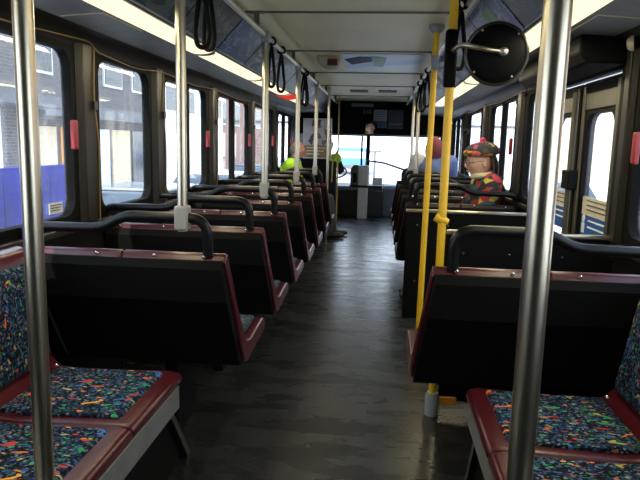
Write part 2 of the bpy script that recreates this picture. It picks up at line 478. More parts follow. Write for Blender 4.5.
# roof skin over everything so that no daylight leaks in
b = MB(); b.prism([(XL-.08,1.92),(-1.3,2.20),(-.86,2.30),(mx(-.86),2.30),(mx(-1.3),2.20),(XR+.08,1.92),(XR+.06,1.915),(mx(-1.3),2.17),(mx(-.86),2.26),(-.86,2.26),(-1.3,2.17),(XL-.06,1.915)], 'y', YB-.05, YF+.15)
struct(b.build('roof', 'truck_white'))

# ------------------------------------------------------------------ front end
b = MB(); b.box(XL-.06, XR+.06, 11.2, YF+.05, 1.53, 2.27)
wf = struct(b.build('wall_front', 'front_black'))
b = MB(); b.box(XL-.06, XR+.06, YF-.02, YF+.06, -.06, .60)
b.build('front_lower_panel', 'front_panel_grey', wf)
b = MB(); b.prism([(11.45,.30),(11.42,.50),(11.50,.57),(YF-.02,.60),(YF-.02,0),(11.50,0)], 'x', XL, .05)
d = b.build('dashboard', 'dash', wf, bevel=.015)
b = MB(); b.prism([(11.70,.30),(11.68,.52),(11.74,.58),(YF-.02,.60),(YF-.02,0),(11.72,0)], 'x', .052, XR)
b.build('dashboard', 'front_panel_grey', wf, bevel=.015)
# corner pillars, centre divider
b = MB()
for xx in (XL-.03, XR+.03): b.box(xx-.07, xx+.07, YF-.05, YF+.05, .5, 1.6)
b.build('corner_pillar', 'front_black', wf)
b = MB(); b.box(-.40, -.365, YF-.03, YF+.03, .58, 1.54); b.box(-.30, -.225, YF-.03, YF+.03, .58, 1.54)
b.build('windshield_divider', 'front_black', wf)
wd = MB(); wd.box(XL+.04, XR-.04, YF+.0, YF+.03, .56, .60); wd.box(XL+.04, XR-.04, YF, YF+.03, 1.51, 1.54)
ws = struct(wd.build('window_14', 'rubber'))
b = MB(); b.box(XL+.03, XR-.03, YF+.012, YF+.018, .58, 1.53)
b.build('pane', 'pane_windshield', ws)
# front door on the right
def door(n, y0, y1, ztop, leaves, decals):
    f = mx
    b = MB()
    b.box(XR-.03, XR+.05, y0, y0+.045, 0, ztop+.03); b.box(XR-.03, XR+.05, y1-.045, y1, 0, ztop+.03)
    d = struct(b.build('door_%d' % n, 'wall_dark', bevel=.004))
    for k, (a, c) in enumerate(leaves):
        b = MB(); inner = rrect(a+.075, c-.075, .40, ztop-.17, .09); outer = rrect(a, c, .02, ztop, .004)
        xi, xo = XR-.012, XR+.035; kk = len(inner)
        vs = [(x,p[0],p[1]) for x in (xi,xo) for q in (inner,outer) for p in q]; fs = []
        for i in range(kk):
            j = (i+1)%kk
            fs += [(i,j,kk+j,kk+i),(2*kk+i,2*kk+j,3*kk+j,3*kk+i),(i,j,2*kk+j,2*kk+i),(kk+i,kk+j,3*kk+j,3*kk+i)]
        b.add(vs, fs)
        lf = b.build('door_leaf', 'box_black', d)
        b = MB(); b.box(XR+.01, XR+.015, a+.06, c-.06, .38, ztop-.15); b.build('pane', 'pane_clear', lf)
        b = MB()   # olive metal strips down the leaf edges
        for q in (a+.012, c-.052): b.box(XR-.024, XR-.010, q, q+.04, .05, ztop-.02)
        b.build('edge_strip', 'door_olive', lf, bevel=.004)
        b = MB(); b.box(XR-.02, XR-.010, a+.06, c-.06, ztop-.15, ztop-.06); b.build('top_strip', 'door_olive', lf, bevel=.004)
        if decals:
            b = MB(); b.box(XR+.004, XR+.0075, a+.08, c-.08, .87, 1.0); db = b.build('decal', 'decal_blue', lf)
            b = MB(); b.box(XR+.004, XR+.0075, a+.08, c-.08, 1.0, 1.10); b.build('decal_upper', 'decal_sand', lf)
            b = MB()
            for z in (1.03, 1.055, 1.08): b.box(XR+.001, XR+.0035, a+.10, c-.16, z, z+.005)
            b.build('print_line', 'dark_ink', lf)
            b = MB(); b.lathe([(.0,0),(.022,0),(.022,.002),(.0,.002)], (XR+.0015, c-.125, .98), (1,0,0), 16)
            b.box(XR+.0012, XR+.0035, c-.147, c-.103, .90, .955)
            for z in (.97, .935): b.box(XR+.0012, XR+.0035, a+.10, c-.20, z, z+.009)
            b.build('pictogram', 'white_ink', lf)
    return d
dr = door(1, DOOR[0], DOOR[1], 1.725, [(3.09,3.66),(3.70,4.29)], True)
b = MB(); b.box(XR-.075, XR-.015, 3.62, 3.76, 1.13, 1.24); b.build('door_touch_bar_block', 'box_black', dr, bevel=.008)
b = MB(); b.tube([(XR-.05,3.69,.35),(XR-.05,3.69,1.68)], .016); b.build('door_centre_rod', 'door_olive', dr)
door(2, 10.25, 11.35, 1.70, [(10.30,10.79),(10.81,11.30)], False)
# cover of the rear door mechanism and the dome beside it
b = MB(); b.prism([(XR-.017,1.755),(.93,1.755),(.89,1.80),(.89,1.885),(XR-.017,1.885)], 'y', 3.02, 4.30)
o = b.build('door_motor_cover', 'front_black', bevel=.012); tag(o, 'dark box covering the door motor above the rear door', 'cover')
dm = empty('dome_sensor', (XR-.05,2.93,1.80), 'round tan dome with a thin conduit on the pillar beside the rear door', 'sensor')
b = MB(); b.lathe([(.0,-.028),(.022,-.024),(.034,-.01),(.036,.005),(0,.005)], (0,0,.03), (1,-.5,.1), 20); b.build('dome', 'box_tan', dm)
b = MB(); b.tube([(.0,0,.02),(.005,0,-.25)], .006); b.build('conduit', 'post_brown', dm)

# header fittings: grey strip, number, notices
o = MB().box(-.57,-.18, 11.17,11.2, 2.02,2.075).build('destination_strip', 'sign_grey', bevel=.004); tag(o, 'long grey strip on the dark bulkhead just below the ceiling', 'panel')
def text(name, body, size, loc, rot, m, parent=None, ext=.001):
    cu = bpy.data.curves.new(name, 'FONT'); cu.body = body; cu.size = size; cu.extrude = ext; cu.align_x = 'CENTER'; cu.align_y = 'CENTER'
    t = bpy.data.objects.new(name, cu); C.objects.link(t); t.location = loc; t.rotation_euler = rot
    dg = bpy.context.evaluated_depsgraph_get(); me = bpy.data.meshes.new_from_object(t.evaluated_get(dg))
    bpy.data.objects.remove(t)
    o = mesh_obj(name, me, m, parent); o.location = loc; o.rotation_euler = rot
    return o
o = text('vehicle_number', '210', .10, (-.29,11.19,1.93), (PI/2,0,0), 'sign_grey'); tag(o, 'grey vehicle number 210 lettered on the dark front bulkhead', 'number')
nt_ = empty('notice_sheet', (0,11.195,1.87), 'pale blue grey paper notice taped on the front bulkhead', 'notice')
MB().box(-.17,.07,-.004,.004,-.10,.10).build('sheet', mat('notice_grey', (.20,.23,.29), .7), nt_, origin=None)
b = MB()
for k in range(4): b.box(-.14,.04-.03*(k%2),-.0065,-.0045,.06-.04*k,.068-.04*k)
b.build('print_line', 'dark_ink', nt_)
nb = MB().box(-.17,.07,11.19,11.2,1.65,1.76).build('notice_strip', 'paper_blue'); tag(nb, 'dark blue notice strip below the pale paper on the bulkhead', 'notice')
nb = MB().box(.09,.36,11.19,11.2,1.64,1.97).build('notice_board', mat('notice_dark', (.02,.022,.05), .6)); tag(nb, 'dark notice board right of the pale paper on the bulkhead', 'notice')
b = MB(); b.box(.11,.34,11.184,11.19,1.72,1.73); b.build('print_line', 'sign_grey', nb)

# partition with the poster behind the driver
pt = empty('driver_partition', (-1.0,10.2,0), 'partition behind the driver with a framed food poster on its upper half', 'partition')
MB().box(-.50,.14,0,.03,.0,1.10).build('lower_panel', 'front_black', pt, bevel=.004)
MB().box(-.31,.17,-.004,.03,1.10,1.76).build('poster_frame', 'steel_dull', pt, bevel=.004)
MB().box(-.29,.15,-.008,-.004,1.32,1.74).build('poster', 'ad_food', pt)
pl = MB().box(-.29,.15,-.008,-.004,1.12,1.32).build('poster_lower', mat('poster_tan', (.26,.15,.05), .6, var=.3), pt)
b = MB()
for k in range(3): b.box(-.25,.10-.06*k,-.0105,-.008,1.27-.05*k,1.285-.05*k)
b.build('print_line', 'paper', pl)

# farebox and things on the dash
fb = empty('farebox', (-.38,11.2,0), 'grey and black farebox standing on the floor at the front', 'farebox')
MB().box(-.03,.15,0,.22,0,.97).build('pedestal', 'farebox_white', fb, bevel=.012)
b = MB(); b.prism([(-.17,.60),(-.17,.90),(-.12,.98),(-.032,.98),(-.032,.60)], 'y', -.02, .2); b.build('cash_head', 'farebox_dark', fb, bevel=.02)
MB().box(-.12,-.06,-.03,-.021,.66,.84).build('coin_window', 'front_black', fb, bevel=.01)
MB().box(-.18,.42,-.03,.0,.575,.615).build('shelf_bar', 'rail_black', fb, bevel=.008)
o = MB().box(-.15,.03,11.5,11.62,.60,.74).build('transfer_box', 'farebox_white', bevel=.01); tag(o, 'small pale box on the dashboard right of the farebox', 'box')
o = MB().tube(fillet([(-.28,11.55,.58),(-.28,11.55,1.06),(.05,11.55,1.02),(.45,11.50,.90),(.45,11.5,.58)],.05), .016).build('dash_rail', 'rail_black'); tag(o, 'thin black guard rail across the lower windshield', 'rail')
# steering wheel
sw = empty('steering_wheel', (-.86,11.25,.85), 'black steering wheel in front of the driver', 'steering wheel')
ring = [(math.cos(a)*.23, math.sin(a)*.20, math.sin(a)*.11) for a in [2*PI*k/28 for k in range(28)]]
MB().tube(ring, .014, closed=True).build('rim', 'rail_black', sw)
b = MB()
for a in (.5, 2.6, 4.7): b.tube([(0,0,0),(math.cos(a)*.22,math.sin(a)*.19,math.sin(a)*.10)], .011)
b.build('spoke', 'rail_black', sw)
MB().tube([(0,0,0),(0,.18,-.40)], .03).build('column', 'dash', sw)
# driver seat
ds = empty('driver_seat', (-.98,10.42,0), 'black driver seat behind the partition', 'seat')
MB().box(-.2,.2,.05,.45,.0,.38).build('pedestal', 'box_black', ds)
MB().box(-.24,.24,0.02,.5,.38,.50).build('cushion', 'cloth_black', ds, bevel=.04)
b = MB(); b.prism([(-.06,.48),(.05,.48),(.0,1.06),(-.10,1.06)], 'x', -.23, .23); b.build('backrest', 'cloth_black', ds, bevel=.03)
# ------------------------------------------------------------------ seats
def mirror_poly(poly, s): return [(p[0]*s, p[1]) for p in poly]
def taper(b, s, k=0):
    """the aisle edge flares out toward the seat"""
    if k == 0:
        for v in b.bm.verts:
            if abs(v.co.x) < .06: v.co.x -= s*.062*max(0, min(1, (.90-v.co.z)/.45))
    return b
def double_seat(s, label, group):
    """forward facing pair; local x=0 at the aisle edge, x runs to the wall on side s (-1 left, +1 right); y=0 the rear of the top edge"""
    W = .885
    root = empty('double_seat', (0,0,0), label, 'bus seat', group)
    shell = [(-.004,.866),(.016,.894),(.034,.898),(.05,.885),(.085,.70),(.135,.53),(.175,.482),(.24,.468),(.53,.482),(.572,.465),(.582,.435),(.56,.412),(.20,.388),(.15,.388),(.115,.41),(.085,.455)]
    for k in range(2):
        a, c = s*(k*.4435), s*(k*.4435+.4415)
        taper(MB().prism(shell, 'x', a, c), s, k).build('seat_shell', 'red_plastic', root, bevel=.008)
        a2, c2 = a+s*.035, c-s*.035; kk = k
        cb = MB(); cb.prism([(.06,.865),(.083,.865),(.15,.56),(.19,.515),(.168,.49),(.13,.555)], 'x', a2, c2); taper(cb, s, k); cb.build('back_cushion', 'seat_fabric', root, bevel=.01)
        cc = MB(); cc.prism([(.20,.472),(.20,.50),(.50,.503),(.52,.478)], 'x', a2, c2); taper(cc, s, k); cc.build('seat_cushion', 'seat_fabric', root, bevel=.01)
    b = MB(); b.prism([(.0,.872),(-.012,.868),(-.034,.838),(-.03,.70),(-.022,.69),(.062,.405),(.078,.395),(.10,.41),(.05,.60)], 'x', s*.012, s*(W-.01)); taper(b, s)
    bp = b.build('back_panel', 'black_plastic', root, bevel=.006)
    for x in (.09,.30,.55,.80): MB().lathe([(0,-.005),(.006,-.003),(.008,0)], (s*x,-.0005,.884), (0,1,0), 10).build('screw', 'chrome', root)
    pts = fillet([(s*.075,.012,.89),(s*.075,-.0,1.045),(s*.425,-.0,1.045),(s*.52,-.0,.99),(s*.885,-.0,.985),(s*.885,.012,.865)], [0,.11,.06,.06,.07,0], 7)
    MB().tube(pts, .0215, 14).build('grab_rail', 'rail_black', root)
    b = MB()
    for x in (.30,): b.box(s*(x-.03), s*(x+.03), .18, .46, 0, .39)
    b.build('leg', 'box_black', root, bevel=.01)
    MB().box(s*.04, s*.86, .17, .22, .36, .40).build('frame_bar', 'apron', root); MB().box(s*.04, s*.86, .44, .49, .37, .41).build('frame_bar', 'apron', root)
    tip = MB(); tip.ball((s*-.048,.562,.44), .014, 10, (.7,1,1.6)); tip.build('end_cap', 'chrome', root)
    return root
SL = double_seat(-1, 'x', 'double seats along the left side')
PITCH = .775
LROWS = [2.41]+[2.44+PITCH*k for k in range(1,7)]
for k, y in enumerate(LROWS):
    o = SL if k == 0 else copy_tree(SL)
    o.location = (-.622, y, 0)
    o['label'] = ('black double seat with red edge, %s row from the camera on the left' % ORD[k])
SR = double_seat(1, 'x', 'double seats along the right side')
RROWS = [2.34, 5.02, 5.79, 6.56, 7.33, 8.10]
RL = ['large black seat back with red edge at lower right, before the rear door']+['black double seat with grab rail on the right, %s row beyond the rear door' % w for w in ('first','second','third','fourth','fifth')]
for k, y in enumerate(RROWS):
    o = SR if k == 0 else copy_tree(SR)
    o.location = (.215, y, 0); o['label'] = RL[k]
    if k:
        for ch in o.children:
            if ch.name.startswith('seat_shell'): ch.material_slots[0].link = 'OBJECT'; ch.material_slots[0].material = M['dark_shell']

def bench_seat(s, label, group):
    """aisle facing single seat, local x=0 at the front lip, running to -s*..; y 0..W"""
    W = .478
    root = empty('bench_seat', (0,0,0), label, 'bus seat', group)
    f = lambda x: -s*x
    prof = [(f(0),.435),(f(.012),.462),(f(.05),.468),(f(.40),.456),(f(.495),.462),(f(.535),.50),(f(.600),.895),(f(.618),.93),(f(.66),.94),(f(.71),.91),(f(.645),.48),(f(.58),.425),(f(.50),.405),(f(.03),.405)]
    MB().prism(prof, 'y', 0.002, W-.002).build('seat_shell', 'red_plastic', root, bevel=.012, seg=3)
    # seat cushion slab
    b = MB(); b.prism([(f(.065),.462),(f(.075),.478),(f(.30),.474),(f(.482),.474),(f(.49),.455),(f(.30),.45)], 'y', .042, W-.042); b.build('seat_cushion', 'seat_fabric', root, bevel=.006)
    b = MB(); b.prism([(f(.528),.505),(f(.520),.53),(f(.575),.86),(f(.600),.885),(f(.61),.86),(f(.56),.50)], 'y', .042, W-.042); b.build('back_cushion', 'seat_fabric', root, bevel=.006)
    for y in (.03, W-.03): MB().ball((f(.505),y,.470), .009, 8).build('screw', 'chrome', root)
    return root
XFL = -.735; XFR = .348
BL = bench_seat(1, 'multicoloured aisle facing seat on the left, touching the first black seat back', 'near aisle facing seats')
BL.location = (XFL, 1.735, 0)
o = copy_tree(BL); o.location = (XFL, 1.255, 0); o['label'] = 'aisle facing multicoloured single seat at the lower left, nearest the camera'
BR = bench_seat(-1, 'multicoloured aisle facing seat at lower right, touching the large black seat back', 'near aisle facing seats')
BR.location = (XFR, 1.755, 0)
o = copy_tree(BR); o.location = (XFR, 1.275, 0); o['label'] = 'aisle facing multicoloured single seat at the bottom right, nearest the camera'
for k in range(3):
    o = copy_tree(BL); o.location = (XFL, 8.20+.48*k, 0); o['group'] = 'aisle facing seats by the driver'
    o['label'] = ['aisle facing seat beyond the last left row, nearest of three', 'aisle facing seat under the man in the yellow vest', 'aisle facing seat beside the driver partition'][k]
def bench_base(s, x, y0, y1, skew, label):
    """s=+1: aisle toward +x"""
    r = empty('seat_base', (x,y0,0), label, 'seat base')
    n = y1-y0
    MB().box(-s*.018, -s*.62, -.9, n, .315, .408).build('apron', 'apron', r, bevel=.004)
    b = MB(); b.prism([(-.9,0),(-.9,.335),(n-.03,.335),(n+skew,0.0)], 'x', -s*.075, -s*.70); b.build('pedestal', 'box_black', r, bevel=.004)
    b = MB(); b.prism([(n-.055,.335),(n-.02,.335),(n+skew+.012,0),(n+skew-.025,0)], 'x', -s*.05, -s*.076); b.build('edge_strip', 'black_trim', r)
    return r
bench_base(1, XFL, 1.255, 2.21, .22, 'grey and black base under the aisle facing seats on the near left')
bench_base(-1, XFR, 1.275, 2.23, .16, 'grey and black base under the aisle facing seats on the near right')
r = empty('seat_base', (XFL,8.2,0), 'black base under the aisle facing seats beside the driver partition', 'seat base')
MB().box(-.08,-.70,0,1.44,0,.405).build('pedestal', 'box_black', r, bevel=.004)

# ------------------------------------------------------------------ poles and rails
RLX, RRX, RZ = -.768, mx(-.768), 2.03
for side, x in (('left',RLX),('right',RRX)):
    r = empty('ceiling_grab_rail', (x,0,RZ), 'long steel grab rail hung under the ceiling along the %s side' % side, 'rail')
    MB().tube([(0,-.9,0),(0,10.4,0)], .0165, 14).build('bar', 'steel', r)
    for ys in (2.20, 3.72, 5.24, 6.80, 8.30, 9.95):
        b = MB(); b.box(-.014,.014,ys-.008,ys+.008,0,.088); b.box(-.045,.045,ys-.02,ys+.02,.080,.090); b.build('bracket', 'seam', r)
def stanchion(x, y, z0, z1, label, m='steel', clamp=True, group='steel poles on the seat rails', r=.0205, dx=0, ztip=None):
    e = empty('stanchion_pole', (x,y,0), label, 'pole', group)
    MB().tube([(0,0,z0),(dx,0,z1)], r, 18).build('pole', m, e)
    if clamp:
        b = MB(); b.box(-.028,.028,-.028,.031,.995,1.095); b.build('rail_clamp', 'clamp_grey', e, bevel=.008)
        b = MB(); b.box(-.026,.026,-.026,.026,RZ-.045,RZ+.02); b.build('top_fitting', 'steel_dull', e, bevel=.008)
    return e
PN = ['first','second','third','fourth']
for i, k in enumerate((0,2,4,6)):
    stanchion(RLX-.03 if i == 0 else RLX+.005, LROWS[k]-.005, .99, 2.03, 'steel pole rising from the grab rail of the left seats, %s along the aisle' % PN[i])
stanchion(RLX+.055, 8.17, .0, ZC, 'thin steel pole beside the aisle facing seats on the left', group='steel poles', r=.018, clamp=False)
stanchion(-.71, 10.05, .0, 2.10, 'yellow pole at the edge of the driver partition', 'brass', False, None, .012)
o = MB().tube(fillet([(-.71,10.03,1.25),(-.79,10.03,1.10),(-.80,10.03,.73)],.07), .013).build('partition_handle', 'brass'); tag(o, 'bent yellow handle at the driver partition', 'handle')
stanchion(RRX+.02, 7.33-.005, .99, 2.03, 'steel pole on the right seats, nearer of the slim pair by the aisle')
stanchion(RRX+.0, 8.10-.005, .99, 2.03, 'steel pole on the right seats, farther of the slim pair by the aisle')
stanchion(-.735, 1.22, .0, ZC, 'thick steel floor to ceiling pole at the near left', clamp=False, group='steel floor poles', dx=.005)
stanchion(.262, 1.02, .0, ZC, 'thick steel floor to ceiling pole at the near right', clamp=False, group='steel floor poles', r=.022)
# yellow poles at the door well
ya = stanchion(.30, 4.10, .0, ZC, 'yellow pole at the far edge of the rear door well', 'yellow', False, 'yellow poles at the rear door', .020, dx=.018)
MB().lathe([(.0,ZC-.0),(.05,ZC),(.05,ZC-.02),(.026,ZC-.05),(.0,ZC-.05)], (.018,0,0), (0,0,1), 20).build('ceiling_flange', 'clamp_grey', ya)
MB().tube([(.0165,0,1.84),(.0165,0,1.93)], .0235, 16).build('sleeve', 'foot_grey', ya)
yb = stanchion(.305, 2.985, .0, ZC, 'yellow pole at the near edge of the rear door well, beside the round mirror', 'yellow', False, 'yellow poles at the rear door', .020, dx=.0)
b = MB(); b.lathe([(0,.005),(.036,.005),(.036,.10),(.028,.125),(.0,.125)], (0,0,0), (0,0,1), 20); b.build('foot_sleeve', 'foot_grey', yb)
b = MB(); b.box(.02,.12,-.012,.012,.06,.105); b.build('foot_bracket', 'orange', yb, bevel=.004)
b = MB(); b.tube([(-.03,.008,1.022),(.0,0,1.005),(.03,-.003,.995)], [.024,.0245,.014], 14); b.build('clamp', 'yellow', yb)

def door_panel(y, x0, x1, ztop, zbot, label):
    r = empty('modesty_panel', (x0,y,0), label, 'panel', 'dark panels at the rear door well')
    w = x1-x0
    MB().box(.0,w,.0,.02,zbot,ztop).build('panel', 'black_plastic', r, bevel=.004)
    MB().box(-.005,w,-.008,.03,ztop,ztop+.022).build('top_trim', 'steel', r, bevel=.006)
    for x in (.08,.30,.55,.78):
        for z in (ztop-.09, ztop-.50): MB().lathe([(0,-.004),(.007,-.003),(.008,0)], (x,0,z), (0,1,0), 10).build('bolt', 'chrome', r)
    return r
door_panel(2.99, .335, XR-.02, .935, .08, 'dark bolted panel with steel top edge right behind the near right seat')
door_panel(4.40, .195, XR-.02, .885, .10, 'dark bolted panel with bright steel top edge on the far side of the door well')

# ------------------------------------------------------------------ straps
def strap(x, y, ln, rot, label):
    e = empty('hanging_strap', (x,y,RZ), label, 'strap', 'black hand straps')
    e.rotation_euler = (0,0,rot)
    w = .032
    pts = fillet([(0,0,-.02),(w*.5,0,-ln*.4),(w,0,-ln*.82),(w*.6,0,-ln),(-w*.6,0,-ln),(-w,0,-ln*.82),(-w*.5,0,-ln*.4)], .03, 4, closed=True)
    MB().tube(pts, .0105, 8, closed=True).build('loop', 'strap_black', e)
    ring = [(math.cos(a)*.024,0,math.sin(a)*.024) for a in [2*PI*k/14 for k in range(14)]]
    b = MB(); b.tube([(p[0],-.012,p[2]) for p in ring], .007, 6, closed=True); b.tube([(p[0],.012,p[2]) for p in ring], .007, 6, closed=True)
    b.build('sleeve', 'strap_black', e)
    return e
for x, y, ln, rot, lb in [(RLX,2.60,.285,.5,'black hand strap on the left rail, nearest the camera'),(RLX,2.70,.28,-.4,'black hand strap on the left rail, close behind the nearest one'),
    (RLX,4.22,.30,.9,'thin black hand strap on the left rail, nearer of the middle pair'),(RLX,4.62,.30,.7,'thin black hand strap on the left rail, farther of the middle pair'),
    (RLX,5.95,.31,.3,'black hand strap on the left rail beside the red lamp'),(RLX,6.10,.31,-.3,'black hand strap on the left rail just past the red lamp'),
    (RRX,2.02,.17,1.2,'black hand strap on the right rail above the round mirror'),
    (RRX-.035,3.10,.30,.4,'black hand strap hanging along the yellow pole at the mirror'),
    (RRX,5.75,.32,.3,'black hand strap on the right rail past the far yellow pole'),(RRX,6.35,.33,-.2,'black hand strap on the right rail, middle of the far three'),(RRX,6.95,.30,.5,'black hand strap on the right rail, farthest toward the front')]:
    strap(x, y, ln, rot, lb)

# ------------------------------------------------------------------ fluorescent lights and ad cards
for side, f in (('left',lambda x:x),('right',mx)):
    for k in range(5):
        y0 = 2.20+1.525*k-1.525 + (.0); y1 = y0+1.525
        e = empty('ceiling_light', (f(-1.10),y0,1.888), 'long fluorescent light strip on the %s side, %s from the camera' % (side, ORD[k]), 'light', 'fluorescent light strips')
        g = lambda x: f(x)-f(-1.10)
        prof = [(g(-1.172),.003),(g(-1.165),-.010),(g(-1.14),-.018),(g(-1.10),-.020),(g(-1.06),-.016),(g(-1.035),-.008),(g(-1.03),.003)]
        la = bpy.data.lights.new('tube_lamp', 'AREA'); la.shape = 'RECTANGLE'; la.size = .12; la.size_y = 1.40; la.energy = 7.5; la.color = (1,.86,.56)
        lo = bpy.data.objects.new('tube_lamp', la); C.objects.link(lo); lo.parent = e; lo.location = (0,.76,-.030)
        b = MB(); b.prism(prof, 'y', .03, 1.495); b.build('diffuser', 'tube_light' if k < 4 else 'tube_cool', e)
        pe = [(p[0]*1.04,p[1]-.003) for p in prof[1:-1]]
        pe = [(prof[0][0]*1.03,.006)]+pe+[(prof[-1][0]*1.03,.006)]
        MB().prism(pe, 'y', 0, .03).build('end_cap', 'seam', e); MB().prism(pe, 'y', 1.495, 1.525).build('end_cap', 'seam', e)
e = MB(); e.prism([(-1.19,1.888),(-1.18,1.865),(-1.10,1.855),(-1.02,1.87),(-1.02,1.888)], 'y', 6.85, 7.35)
o = e.build('red_lamp', 'red_lamp', bevel=.006); tag(o, 'glowing red lamp at the far end of the left light strips', 'lamp')
rng = random.Random(3)
ADS = [
 ([(0,(.015,.025,.03)),(.4,(.03,.09,.10)),(.6,(.015,.015,.02)),(.8,(.16,.19,.17)),(.93,(.05,.06,.10))], 'dark teal advertising card with pale lettering'),
 ([(0,(.03,.03,.035)),(.3,(.10,.10,.10)),(.55,(.02,.05,.06)),(.75,(.17,.16,.13)),(.9,(.03,.02,.02))], 'grey brown advertising card with blurred streaks'),
 ([(0,(.01,.04,.22)),(.4,(.02,.07,.30)),(.62,(.20,.26,.34)),(.8,(.01,.02,.08)),(.92,(.08,.20,.38))], 'bright blue advertising card'),
 ([(0,(.02,.09,.20)),(.35,(.06,.18,.30)),(.6,(.02,.03,.06)),(.85,(.25,.32,.36))], 'pale blue advertising card'),
 ([(0,(.07,.015,.02)),(.3,(.03,.05,.12)),(.6,(.18,.06,.06)),(.85,(.05,.10,.16))], 'blue and dull red advertising card'),
 ([(0,(.02,.03,.06)),(.5,(.03,.06,.13)),(.8,(.10,.12,.15))], 'dark blue advertising card')]
for i, (st, _) in enumerate(ADS):
    st = [(p, tuple(q*.7 for q in c)) for p, c in st]
    patches('ad_%d' % i, st, 9+i%3*4, .35, stretch=(1,1.0,2.2) if i % 2 else (2.4,.8,1), detail=.25)
def ad_card(side, y0, y1, idx, label):
    f = (lambda x: x) if side == 'left' else mx
    p0, p1 = Vector((f(-1.018),0,1.908)), Vector((f(-.842),0,2.098))
    nrm = Vector((-(p1.z-p0.z),0,(p1.x-p0.x))); nrm.normalize()
    if nrm.z > 0: nrm = -nrm
    c = (p0+p1)/2; c.y = (y0+y1)/2
    e = empty('advertising_card', c, label, 'advertisement', 'advertising cards above the lights')
    q0, q1 = p0-Vector((c.x,0,c.z)), p1-Vector((c.x,0,c.z))
    h = (y1-y0)/2-.012
    b = MB(); n0, n1 = nrm*.003, nrm*.007
    vs = []
    for n_ in (n0, n1): vs += [q0+n_+Vector((0,-h,0)), q0+n_+Vector((0,h,0)), q1+n_+Vector((0,h,0)), q1+n_+Vector((0,-h,0))]
    b.add(vs, [(0,1,2,3),(4,5,6,7),(0,1,5,4),(1,2,6,5),(2,3,7,6),(3,0,4,7)]); b.build('card', 'ad_%d' % idx, e)
    # frame strips at the edges
    b = MB(); n2 = nrm*.010
    for q in (q0, q1): b.tube([q+n1+Vector((0,-h,0)), q+n1+Vector((0,h,0))], .006, 6)
    b.build('edge_strip', 'steel_dull', e)
    if idx in (0, 3):
        b = MB(); d = (q1-q0)
        for r_ in range(3):
            t0 = .62-.17*r_; ln = h*(.75-.15*r_)
            a0, a1 = q0+d*t0+nrm*.0085, q0+d*(t0+.09)+nrm*.0085
            b.quad(a0+Vector((0,-h*.7,0)), a0+Vector((0,-h*.7+ln,0)), a1+Vector((0,-h*.7+ln,0)), a1+Vector((0,-h*.7,0)))
        b.build('print_line', 'paper', e)
    if idx == 2 and side == 'right':
        b = MB(); d = (q1-q0); a0, a1 = q0+d*.25+nrm*.009, q0+d*.8+nrm*.009
        b.quad(a0+Vector((0,-h*.4,0)), a0+Vector((0,h*.2,0)), a1+Vector((0,h*.3,0)), a1+Vector((0,-h*.3,0)))
        b.build('green_patch', mat('ad_green', (.10,.22,.06), .4, var=.3), e)
ys = [1.2, 2.16, 3.0, 3.72, 4.45, 5.3, 6.2, 7.2, 8.3, 9.6]
for i in range(len(ys)-1):
    il = [5,0,1,2,3,4,5,3,5][i]; ir = [5,5,2,3,2,3,3,5,3][i]
    ad_card('left', ys[i], ys[i+1], il, '%s above the left windows, %s card from the camera' % (ADS[il][1], ORD[i]))
    ad_card('right', ys[i], ys[i+1], ir, '%s above the right windows, %s card from the camera' % (ADS[ir][1], ORD[i]))
# hatch outlines on the grey cove panels
for f, lb in ((lambda x:x,'left'),(mx,'right')):
    zz = lambda x: 1.893-(1.893-1.875)*(abs(x)-1.175)/.245-.003
    b = MB(); b.tube([(f(-1.40),2.62,zz(1.40)),(f(-1.21),2.62,zz(1.21)),(f(-1.21),3.05,zz(1.21))], .0035, 6)
    o = b.build('access_flap_edge', 'box_tan'); tag(o, 'thin tan edge of the access flap in the %s cove panel' % lb, 'trim')
# ceiling poster and speaker box
cp = empty('ceiling_poster', (-.02,6.0,ZC-.004), 'blue and white poster fixed flat on the ceiling', 'poster')
MB().box(-.36,.36,-.62,.62,-.003,0).build('sheet', bands('ceil_post', (0.25,.4,0), [(0,(.55,.68,.85)),(.45,(.40,.60,.85)),(.55,(.70,.80,.90)),(.75,(.82,.86,.90))], .4, .3, 2, .5), cp)
b = MB(); b.prism([(-.35,-.30),(-.30,.05),(-.12,-.15),(.02,-.40),(-.2,-.5)], 'z', -.0055, -.003); b.build('dark_figure', 'paper_blue', cp)
b = MB(); b.prism([(-.10,-.50),(-.09,.15),(.0,.2),(.03,-.45)], 'z', -.0075, -.0055); b.build('green_bottle_shape', mat('poster_green', (.05,.16,.10), .4), cp)
sb = empty('ceiling_speaker', (-.50,5.55,ZC), 'tan box with a dark red window on the ceiling near the left rail', 'speaker')
b = MB(); b.prism([(-.11,0),(-.09,-.07),(-.03,-.105),(.085,-.10),(.10,0)], 'y', -.05, .14); b.build('housing', 'box_tan', sb, bevel=.02, seg=3)
MB().box(-.005,.085,-.058,-.048,-.088,-.03).build('red_window', 'led_dark', sb, bevel=.004)
# small grilles near the front of the ceiling
for k, x in enumerate((-.36, .05)):
    b = MB()
    for i in range(6): b.box(x-.13, x+.13, 8.9+.06*i, 8.93+.06*i, ZC-.012, ZC)
    o = b.build('ceiling_vent', 'seam'); tag(o, 'slatted vent on the ceiling near the front, %s of two' % ('left','right')[k], 'vent', 'ceiling vents')

